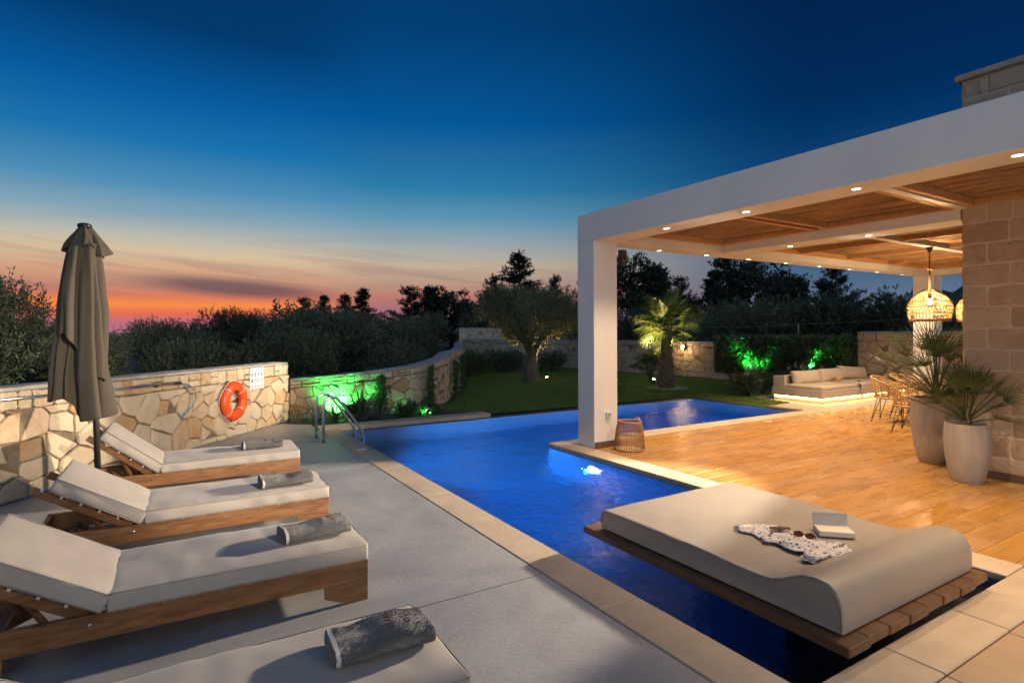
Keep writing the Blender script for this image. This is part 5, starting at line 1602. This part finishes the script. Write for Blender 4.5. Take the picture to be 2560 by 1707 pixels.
brd(35.6, 28.6, 4.6, 1, 'dark tree joining the great rounded tree above the hedge', 2.4)
con(42.3, 23.4, 6.6, 1, 'open-branched dark conifer above the hedge nearest the hill', 2, 1.15)
con(46.0, 28.0, 5.4, 2, 'small pointed dark conifer between the rounded tree and the open one', 1, .8)
con(45.5, 21.5, 4.2, 1, 'low dark conifer in front of the hill', 0, 1.0)

# ------------------------------------------------------------------ shrubs, hedge, climbers
def shrub(name, loc, rx, ry, h, n, seed, label, group=None, mat=None, leaf=.07, wide=.03, flowers=0, cat='shrub'):
    rg = np.random.default_rng(seed); r = empty(name, loc, 0, label, cat, group)
    c, d = crown_points(lobes_for(rx, ry, h*.5, 8, rg), n, rg, .35); c[:, 2] = np.abs(c[:, 2] + h*.5)*h/(h*.5 + .45*min(rx, ry)*1.0 + h*.3) ; d = unit(d + np.array([0, 0, .6]))
    link('foliage', fast_mesh('foliage', *shoots(c, d, .16, 8, rg, leaf, wide)), mat or shrub_leaf, r)
    st = MB()
    for k in range(6):
        a = k*1.05; st.tube([(0, 0, 0), (rx*.3*math.cos(a), ry*.3*math.sin(a), h*.4), (rx*.6*math.cos(a), ry*.6*math.sin(a), h*.75)], [.012, .009, .004], 5)
    st.build('stem', dark_bark, r)
    if flowers:
        fm = M('white_petal', (.55, .52, .45), .7, .1, trans=.2)
        for k in range(flowers):
            a = rg.uniform(0, 6.28); p = (rx*rg.uniform(.1, .8)*math.cos(a), ry*rg.uniform(.1, .8)*math.sin(a), h*rg.uniform(.8, 1.15)); n_ = 26
            P = np.tile(p, (n_, 1)) + rg.normal(size=(n_, 3))*np.array([.025, .025, .045])
            link('flower', fast_mesh('flower', *leaf_cloud(P, unit(rg.normal(size=(n_, 3)) + [0, 0, .6]), .04, .028, rg)), fm, r)
    return r
for i, (x, y, rx, h) in enumerate(((8.35, 17.2, .6, .85), (9.6, 18.9, .75, .95), (10.8, 20.6, .8, .9), (12.0, 20.2, .8, .95), (11.2, 22.6, .9, 1.0), (13.1, 21.9, .9, .95), (13.7, 19.4, .7, .85))):
    shrub('garden_shrub', (x, y, -.05), rx, rx, h, 520, 200 + i, 'dark leafy shrub in the bed behind the lawn olive', 'shrubs behind the lawn olive')
shrub('round_shrub', (13.35, 13.35, -.05), .36, .36, 1.15, 420, 220, 'rounded feathery shrub standing against the rear wall beside the palm', None, None, .09, .014)
for i, (x, y, rx, h, fl, lab) in enumerate(((12.55, 9.15, .30, .62, 5, 'white flowering shrub at the lawn corner of the sofa'), (13.35, 9.3, .34, .80, 5, 'white flowering shrub behind the cushion nearest the lawn'), (14.7, 9.3, .4, .66, 3, 'low green shrub behind the middle sofa cushion'), (15.4, 9.2, .4, .7, 2, 'low green shrub behind the sofa cushion nearest the wall'))):
    shrub('flowering_shrub', (x, y, -.05), rx, rx, h, 300, 230 + i, lab, None, None, .07, .024, fl)
def hedge():
    r = empty('clipped_hedge', (16.35, 10.7, 0), 0, 'long clipped dark green hedge rising from the stone planter', 'hedge'); rg = np.random.default_rng(8)
    MB().box((-.2, -2.05, .0), (.25, 2.05, 1.28)).build('hedge_core', M('hedge_core', (.012, .02, .008), .95, .3, 20, bump=1, bscale=20, bdist=.1), r)
    n = 5200; f = rg.choice(4, n, p=[.52, .28, .12, .08]); P = np.zeros((n, 3)); D = np.zeros((n, 3))
    u, v = rg.random(n), rg.random(n)
    y = -2.2 + 4.4*u
    m = f == 0; P[m] = np.stack([np.full(m.sum(), -.27), y[m], .03 + 1.34*v[m]], 1); D[m] = (-1, 0, .35)
    m = f == 1; P[m] = np.stack([-.27 + .58*v[m], y[m], np.full(m.sum(), 1.36)], 1); D[m] = (0, 0, 1)
    m = f == 2; P[m] = np.stack([np.full(m.sum(), .3), y[m], .03 + 1.34*v[m]], 1); D[m] = (1, 0, .3)
    m = f == 3; P[m] = np.stack([-.27 + .58*u[m], np.where(v[m] > .5, 2.2, -2.2), .03 + 1.34*rg.random(m.sum())], 1); D[m] = np.stack([np.zeros(m.sum()), np.where(v[m] > .5, 1, -1), np.full(m.sum(), .3)], 1)
    P += rg.normal(size=P.shape)*.04; D = unit(D + rg.normal(size=D.shape)*.6)
    o = link('foliage', fast_mesh('foliage', *shoots(P - D*.06, D, .14, 7, rg, .075, .036, .8)), hedge_leaf, r)
hedge()
for i, (y, h, lab) in enumerate(((11.45, 1.15, 'leafy laurel shrub glowing green in front of the hedge middle'), (9.6, 1.0, 'leafy laurel shrub glowing green behind the sofa'), (12.3, .7, 'leafy shrub in front of the hedge end by the rear wall'), (10.4, .85, 'unlit leafy shrub in front of the hedge between the green lights'))):
    shrub('laurel_shrub', (16.0, y, .15), .30, .42, h, 330, 250 + i, lab, 'laurels in front of the hedge', None, .11, .034)
def climber(x, y, z0, h, w, nrm, seed, label):
    rg = np.random.default_rng(seed); r = empty('climbing_plant', (x, y, z0), 0, label, 'climber', 'climbers on the curving wall')
    n = 300; t = rg.random(n)**.8; tg = np.array([-nrm[1], nrm[0], 0]); N_ = np.array([nrm[0], nrm[1], 0])
    ww = w*(.35 + .65*np.sin(np.clip(t*1.15, 0, 1)*math.pi))
    P = tg*(rg.normal(size=n)*ww*.45)[:, None] + N_*(rg.random(n)*.10 + .02)[:, None] + np.array([0, 0, 1.0])*(t*h)[:, None]
    D = unit(N_*.5 + rg.normal(size=(n, 3))*.6 + [0, 0, .4])
    link('foliage', fast_mesh('foliage', *shoots(P, D, .08, 7, rg, .045, .022)), hedge_leaf, r)
    MB().tube([(0, 0, 0), tuple(N_*.05 + tg*.02 + [0, 0, h*.5]), tuple(N_*.05 - tg*.02 + [0, 0, h*.95])], [.01, .008, .004], 5).build('stem', dark_bark, r)
climber(3.60, 10.98, -.03, .80, .16, (.05, -1), 1, 'leafy climber on the curving wall nearest the green light')
climber(4.72, 11.24, -.03, .92, .12, (.62, -.78), 2, 'thin leafy climber in the middle of the curving wall')
climber(6.02, 12.75, -.03, .95, .22, (.84, -.55), 3, 'bushy climber where the curving wall turns away')
climber(6.75, 13.85, -.03, 1.0, .25, (.84, -.55), 4, 'furthest leafy climber on the curving wall')

# ------------------------------------------------------------------ agaves, yuccas, ground cover by the green light
def rosette(name, loc, n, ln, wd, seed, label, cat, mat, thick=.02, up=.9, spread=.8, group=None):
    rg = random.Random(seed); r = empty(name, loc, 0, label, cat, group)
    for i in range(n):
        a = i*2.39996 + rg.uniform(-.2, .2); e = up - spread*(i/n)*rg.uniform(.7, 1.1); L_ = ln*rg.uniform(.75, 1.1)
        k = 9; vs = []; fs = []; bend = rg.uniform(.0, .45)*(i/n)
        for q in range(k):
            t = q/(k-1); w = wd*(.55 + 1.1*t - 1.65*t*t)*1.5 if t < 1 else 0; el = e*math.pi/2 - bend*t*t*1.6
            rr = L_*t*math.cos(el) + .01; z = L_*t*math.sin(el)
            c, s = math.cos(a), math.sin(a); sx, sy = -s, c; w = max(w, .001)
            cx, cy_, = rr*c, rr*s; ux, uy, uz = -math.sin(el)*c, -math.sin(el)*s, math.cos(el)
            vs += [(cx + sx*w/2 + ux*w*.25, cy_ + sy*w/2 + uy*w*.25, z + uz*w*.25), (cx - ux*thick*(1-t), cy_ - uy*thick*(1-t), z - uz*thick*(1-t)), (cx - sx*w/2 + ux*w*.25, cy_ - sy*w/2 + uy*w*.25, z + uz*w*.25), (cx, cy_, z)]
        for q in range(k - 1):
            for j in range(4): fs.append((q*4 + j, q*4 + (j+1) % 4, (q+1)*4 + (j+1) % 4, (q+1)*4 + j))
        MB().add(vs, fs).build('leaf', mat, r, True)
    return r
ag_m = M('agave_leaf', (.075, .10, .085), .5, .2, 4, col2=(.12, .15, .12)); yu_m = M('yucca_leaf', (.035, .06, .028), .5, .3, 4, col2=(.07, .10, .04))
rosette('agave_plant', (3.12, 10.62, -.03), 15, .62, .085, 1, 'grey-green agave with broad pointed leaves beside the far coping', 'agave', ag_m, .02, .98, .75)
rosette('agave_plant', (3.48, 10.5, -.03), 11, .42, .06, 7, 'smaller agave with curled leaves beside the big agave', 'agave', ag_m, .02, .9, .8)
rosette('yucca_plant', (2.62, 10.55, -.03), 34, .50, .022, 2, 'spiky dark yucca just behind the pool ladder', 'yucca', yu_m, .004, .95, .95)
rosette('yucca_plant', (2.30, 10.72, -.03), 26, .40, .018, 3, 'spiky yucca between the ladder and the wall step', 'yucca', yu_m, .004, .95, .9)
rosette('grass_tuft', (1.98, 10.86, -.03), 40, .42, .010, 4, 'pale grassy tuft at the foot of the wall step', 'grass tuft', M('dry_blade', (.12, .10, .05), .8, .3), .002, .98, .8)
shrub('leafy_bush', (3.02, 10.66, -.03), .2, .12, .34, 220, 300, 'bright green-lit leafy bush at the wall behind the ladder', None, None, .06, .022)
shrub('leafy_bush', (4.05, 10.62, -.03), .20, .12, .20, 160, 301, 'low leafy plant at the wall foot beside the second green light', None, None, .06, .03)
shrub('leafy_bush', (4.55, 10.72, -.03), .22, .12, .18, 160, 302, 'low green-lit leafy plant near the end of the far coping', None, None, .07, .02)
lg = sheet('planting_bed', [(1.9, 10.9), (2.2, 10.20), (2.25, 10.145), (5.4, 10.145), (4.9, 11.2), (4.3, 11.05), (3.1, 10.98), (2.0, 11.1)], -.038, soil)

# ------------------------------------------------------------------ fan palms
def fan_leaf(seed, R_, nseg, span, pet, droop, w=.022):
    rg = random.Random(seed); mb = MB()
    mb.tube([(0, 0, 0), (pet*.5, 0, pet*.06), (pet, 0, pet*.06)], [.009, .007, .005], 5)
    for i in range(nseg):
        a = (i/(nseg-1) - .5)*span + rg.uniform(-.03, .03); L_ = R_*(1 - .22*(abs(a)/(span/2))**2)*rg.uniform(.9, 1.06)
        k = 6; vs = []; fs = []; z0 = pet*.06
        for q in range(k):
            t = q/(k-1); x = pet + L_*t*math.cos(a); y = L_*t*math.sin(a); z = z0 + .05*t*R_ - droop*L_*t**2.6*rg.uniform(.8, 1.25)
            ww = w*(.35 + 1.3*t - 1.55*t*t) if t < 1 else .001; ww = max(ww, .0012)
            vs += [(x - math.sin(a)*ww/2, y + math.cos(a)*ww/2, z + ww*.3), (x, y, z), (x + math.sin(a)*ww/2, y - math.cos(a)*ww/2, z + ww*.3)]
        for q in range(k - 1):
            for j in range(2): fs.append((q*3 + j, q*3 + j + 1, (q+1)*3 + j + 1, (q+1)*3 + j))
        mb.add(vs, fs)
    return mb.mesh('palm_leaf')
palm_leaf_m = M('palm_leaf', (.10, .15, .03), .45, .3, 3, col2=(.20, .25, .06), trans=.42)
pot_leaf_m = M('pot_palm_leaf', (.03, .052, .014), .4, .3, 4, col2=(.07, .098, .028), trans=.12)
def place_leaf(me, mat, r, base, az, el, roll=0, sc=1.0):
    o = link('leaf', me, mat, r, False)
    o.matrix_local = Matrix.Translation(base) @ Matrix.Rotation(az, 4, 'Z') @ Matrix.Rotation(-el, 4, 'Y') @ Matrix.Rotation(roll, 4, 'X') @ Matrix.Scale(sc, 4)
def garden_palm():
    r = empty('fan_palm', (12.57, 11.92, -.045), 0, 'fan palm with shaggy trunk lit from below on the lawn', 'palm'); rg = random.Random(5)
    tm = M('palm_trunk', (.13, .095, .065), .95, .35, 9, stretch=(1, 1, 2), bump=1, bscale=18, bdist=.03, col2=(.25, .20, .145))
    H_ = 1.85
    def tr(z): return .23 - .10*min(1, z/1.3) + .03*math.exp(-(z/.12)**2)
    MB().tube([(0, 0, z) for z in np.linspace(0, H_, 12)], [tr(z)*.88 for z in np.linspace(0, H_, 12)], 14).build('trunk', tm, r, True)
    boot = MB(); boot.add([(-.075, 0, 0), (.075, 0, 0), (.045, .035, .10), (-.045, .035, .10), (-.02, .055, .17), (.02, .055, .17), (-.05, -.02, .08), (.05, -.02, .08)],
                          [(0, 1, 2, 3), (3, 2, 5, 4), (0, 3, 4, 6), (1, 7, 5, 2), (6, 4, 5, 7)])
    bme = boot.mesh('leaf_boot')
    for row in range(17):
        z = .03 + row*.103
        for k in range(8):
            a = 2*math.pi*(k + .5*(row % 2))/8 + rg.uniform(-.1, .1); q = tr(z)
            o = link('leaf_boot', bme, tm, r)
            o.matrix_local = Matrix.Translation((q*.9*math.cos(a), q*.9*math.sin(a), z + rg.uniform(-.015, .015))) @ Matrix.Rotation(a - math.pi/2, 4, 'Z') @ Matrix.Rotation(R(rg.uniform(-16, -2)), 4, 'X') @ Matrix.Scale(q/.19, 4)
    LV = [fan_leaf(40 + s, .72, 26, R(190), .44, (.25, .45, .15)[s], .032) for s in range(3)]
    n = 30
    for i in range(n):
        t = i/n; a = i*2.39996; el = R(78 - 118*t + rg.uniform(-9, 9))
        place_leaf(LV[i % 3], palm_leaf_m, r, (.03*math.cos(a), .03*math.sin(a), H_ - .12*t + .05), a, el, R(rg.uniform(-30, 30)), rg.uniform(.85, 1.1))
    MB().tube([(.02, -.05, H_), (.0, -.22, H_ + .25), (0, -.30, H_ + .18)], [.02, .03, .012], 8).build('flower_stalk', M('palm_flower', (.45, .28, .05), .8, .3, 30, bump=1), r, True)
garden_palm()
def pebbles():
    rg = np.random.default_rng(4); V = []; F = []; b = 0
    ico = [(0,0,1),(.89,0,.45),(.28,.85,.45),(-.72,.53,.45),(-.72,-.53,.45),(.28,-.85,.45),(.72,.53,-.45),(-.28,.85,-.45),(-.89,0,-.45),(-.28,-.85,-.45),(.72,-.53,-.45),(0,0,-1)]
    fc = [(0,1,2),(0,2,3),(0,3,4),(0,4,5),(0,5,1),(1,6,2),(2,7,3),(3,8,4),(4,9,5),(5,10,1),(6,7,2),(7,8,3),(8,9,4),(9,10,5),(10,6,1),(11,7,6),(11,8,7),(11,9,8),(11,10,9),(11,6,10)]
    ico = np.array(ico)
    for i in range(420):
        a, q = rg.uniform(0, 6.283), .22 + .38*math.sqrt(rg.random()); s = rg.uniform(.018, .036)
        V.append(ico*np.array([s, s*rg.uniform(.7, 1), s*.65]) + np.array([12.57 + q*math.cos(a), 11.92 + q*math.sin(a), -.045 + .012 + .03*max(0, .45 - q)])); F.append(np.array(fc) + b); b += 12
    o = link('pebbles', fast_mesh('pebbles', np.concatenate(V), np.concatenate(F)), M('pebble', (.30, .27, .24), .8, .5, 12, col2=(.5, .46, .42))); tag(o, 'ring of pale pebbles around the palm foot', 'pebbles', None, 'stuff')
pebbles()
pot_m = M('cast_stone_pot', (.27, .24, .21), .85, .16, 2.5, stretch=(3, 3, .8), bump=.3, bscale=40, col2=(.38, .34, .30))
def potted(x, y, h, rt, label, seed, nl, reach, lab_leaf):
    r = empty('potted_fan_palm', (x, y, 0), 0, label, 'potted palm', 'fan palms in tall pots'); rg = random.Random(seed)
    pr = [(rt*.66, 0), (rt*.70, .01), (rt*.86, h*.22), (rt*.99, h*.5), (rt*1.03, h*.72), (rt*.99, h*.95), (rt*.975, h), (rt*.90, h), (rt*.89, h*.93), (.001, h*.93)]
    o = MB().lathe(pr, 40, cap=False).build('pot', pot_m, r, True); smooth_by_angle(o, 40)
    MB().lathe([(rt*.885, 0), (.001, .012)], 24, (0, 0, h*.945), cap=False).build('potting_soil', soil, r)
    MB().tube([(0, 0, h*.93), (.01, 0, h + .16)], [.045, .03], 9).build('trunk', M('palm_trunk', (.13, .095, .065)), r, True)
    LV = [fan_leaf(seed*10 + s, reach*.44, 15, R((125, 100, 150)[s]), reach*.55, (.03, .08, .01)[s], .016) for s in range(3)]
    for i in range(nl):
        t = i/nl; a = i*2.39996 + rg.uniform(-.25, .25); el = R(86 - 74*t + rg.uniform(-10, 10))
        place_leaf(LV[i % 3], pot_leaf_m, r, (.02*math.cos(a), .02*math.sin(a), h + .10*(1 - t)), a, el, R(rg.uniform(-35, 35)), rg.uniform(.8, 1.1))
    return r
potted(7.44, 2.70, .635, .205, 'nearer potted fan palm in the smaller grey pot at the house corner', 1, 30, .66, '')
potted(8.22, 3.30, .80, .27, 'further potted fan palm in the larger grey pot behind the smaller one', 2, 32, .92, '')

# ------------------------------------------------------------------ garden lamps
def spike_lamp(x, y, z, aim, energy, col, label, group, glowm, angle=110, rad=.03):
    r = empty('garden_spot_lamp', (x, y, -.045), 0, label, 'spot lamp', group)
    MB().tube([(0, 0, 0), (0, 0, z)], .008, 6).build('spike', blackp, r)
    d = (Vector(aim) - Vector((x, y, z - .045))).normalized(); q = d.to_track_quat('Z', 'Y').to_matrix().to_4x4()
    h = MB().lathe([(.02, -.09), (.035, -.07), (.04, 0), (.034, .004)], 14, cap=False); h.v = [tuple(q @ Vector(p) + Vector((0, 0, z))) for p in h.v]; h.build('lamp_head', blackp, r, True)
    g_ = MB().lathe([(.036, -.004), (.034, .012), (.001, .022)], 14); g_.v = [tuple(q @ Vector(p) + Vector((0, 0, z))) for p in g_.v]; g_.build('lens', glowm, r, True)
    l = lamp('SPOT', 'spot_light', tuple(d*.05 + Vector((0, 0, z))), energy, col, rad, angle=angle, blend=.6, parent=r); l.rotation_euler = d.to_track_quat('-Z', 'Y').to_euler()
GRN = (.04, 1.0, .10)
warm_l, grn_l = glow('warm_spot_lens', (1, .66, .30), 90), glow('green_spot_lens', (.25, 1, .35), 40)
spike_lamp(10.95, 15.75, .14, (10.6, 16.0, 1.7), 600, (1, .58, .22), 'small glowing garden spot lamp under the lawn olive', 'warm garden spots', warm_l, 100)
spike_lamp(12.70, 12.55, .22, (12.57, 12.02, 2.1), 1500, (1, .72, .30), 'small glowing garden spot lamp at the palm foot', 'warm garden spots', warm_l, 66)
spike_lamp(2.72, 10.80, .10, (2.86, 11.02, .42), 300, GRN, 'green garden spot lamp hidden among the yuccas', 'green garden spots', grn_l, 130)
spike_lamp(4.45, 10.58, .10, (4.4, 10.9, .12), 60, GRN, 'green garden spot lamp among the low plants on the far coping', 'green garden spots', grn_l, 120)
spike_lamp(15.70, 11.44, .42, (16.1, 11.42, .75), 400, GRN, 'green garden spot lamp shining into the hedge middle', 'green garden spots', grn_l, 140)
spike_lamp(15.72, 9.45, .58, (16.15, 9.4, .95), 420, GRN, 'green garden spot lamp behind the sofa cushions', 'green garden spots', grn_l, 140)
wl = empty('wall_lamp', (15.80, 14.15, 1.08), 0, 'small bright wall lamp on the rear garden wall beside the palm', 'wall lamp')
MB().box((-.01, -.05, -.07), (.05, .05, .07), .006).build('back_plate', blackp, wl)
MB().lathe([(.001, -.06), (.04, -.05), (.045, 0), (.04, .05), (.001, .06)], 16, (-.06, 0, 0)).build('glass_globe', glow('wall_lamp_globe', (1, .68, .32), 70), wl, True)
lamp('POINT', 'wall_lamp_light', (-.13, 0, 0), 22, (1, .6, .25), .04, parent=wl)
# wire and its pole behind the hedge
pl = empty('wire_pole', (17.5, 10.9, -.3), 0, 'thin pale pole holding a slack wire behind the hedge', 'pole')
MB().tube([(0, 0, 0), (.02, 0, 2.17)], .022, 8).build('post', M('pale_wood_post', (.30, .22, .15), .8, .2), pl)
MB().lathe([(.02, 0), (.026, .01), (.02, .03)], 8, (.02, 0, 2.165)).build('post_cap', blackp, pl)
wr = MB(); pts = []
for i in range(31):
    t = i/30; pts.append((17.6 + 1.0*t*0, 17.5 - 6.6*t, 1.98 - .13*math.sin(math.pi*t) - .13*t))
for i in range(1, 16):
    t = i/15; pts.append((17.6, 10.9 - 3.4*t, 1.85 - .02*math.sin(math.pi*t) + .12*t))
tag(wr.tube(pts, .006, 4).build('slack_wire', M('wire', (.25, .24, .23), .5)), 'thin slack wire stretched across the dark trees behind the hedge', 'wire')

# ------------------------------------------------------------------ grass
def grass():
    rg = np.random.default_rng(12)
    poly = np.array([(5.5, 10.16), (11.6, 10.16), (11.62, 7.8), (12.4, 7.8), (12.5, 8.9), (15.9, 8.95), (15.85, 13), (15.2, 20), (13.6, 25.5), (11.2, 22.2), (9.2, 18.3), (7.5, 15.0), (6.2, 12.9), (5.55, 11.95), (4.6, 11.2), (5.2, 10.9)])
    n = 210000; lo, hi = poly.min(0), poly.max(0); Q = rg.uniform(lo, hi, (int(n*2.2), 2))
    inside = np.zeros(len(Q), bool); j = len(poly) - 1
    for i in range(len(poly)):
        xi, yi = poly[i]; xj, yj = poly[j]
        c = ((yi > Q[:, 1]) != (yj > Q[:, 1])) & (Q[:, 0] < (xj - xi)*(Q[:, 1] - yi)/(yj - yi + 1e-12) + xi); inside ^= c; j = i
    Q = Q[inside]; keep = rg.random(len(Q)) < np.clip(1.25 - (np.hypot(Q[:, 0], Q[:, 1]) - 10)/22, .35, 1); Q = Q[keep]; n = len(Q)
    a = rg.uniform(0, 6.283, n); h = rg.uniform(.025, .06, n); w = rg.uniform(.004, .008, n); ln = rg.normal(size=(n, 2))*.018
    c, s = np.cos(a), np.sin(a); z = np.full(n, -.046)
    V = np.stack([np.stack([Q[:, 0] - c*w, Q[:, 1] - s*w, z], 1), np.stack([Q[:, 0] + c*w, Q[:, 1] + s*w, z], 1), np.stack([Q[:, 0] + ln[:, 0], Q[:, 1] + ln[:, 1], z + h], 1)], 1).reshape(-1, 3)
    o = link('lawn_grass', fast_mesh('lawn_grass', V, np.arange(3*n).reshape(-1, 3)), M('grass_blade', (.10, .18, .024), .6, .4, 1.4, col2=(.17, .27, .05), trans=.2)); tag(o, 'short mown green grass of the garden lawn', 'grass', None, 'stuff')
grass()
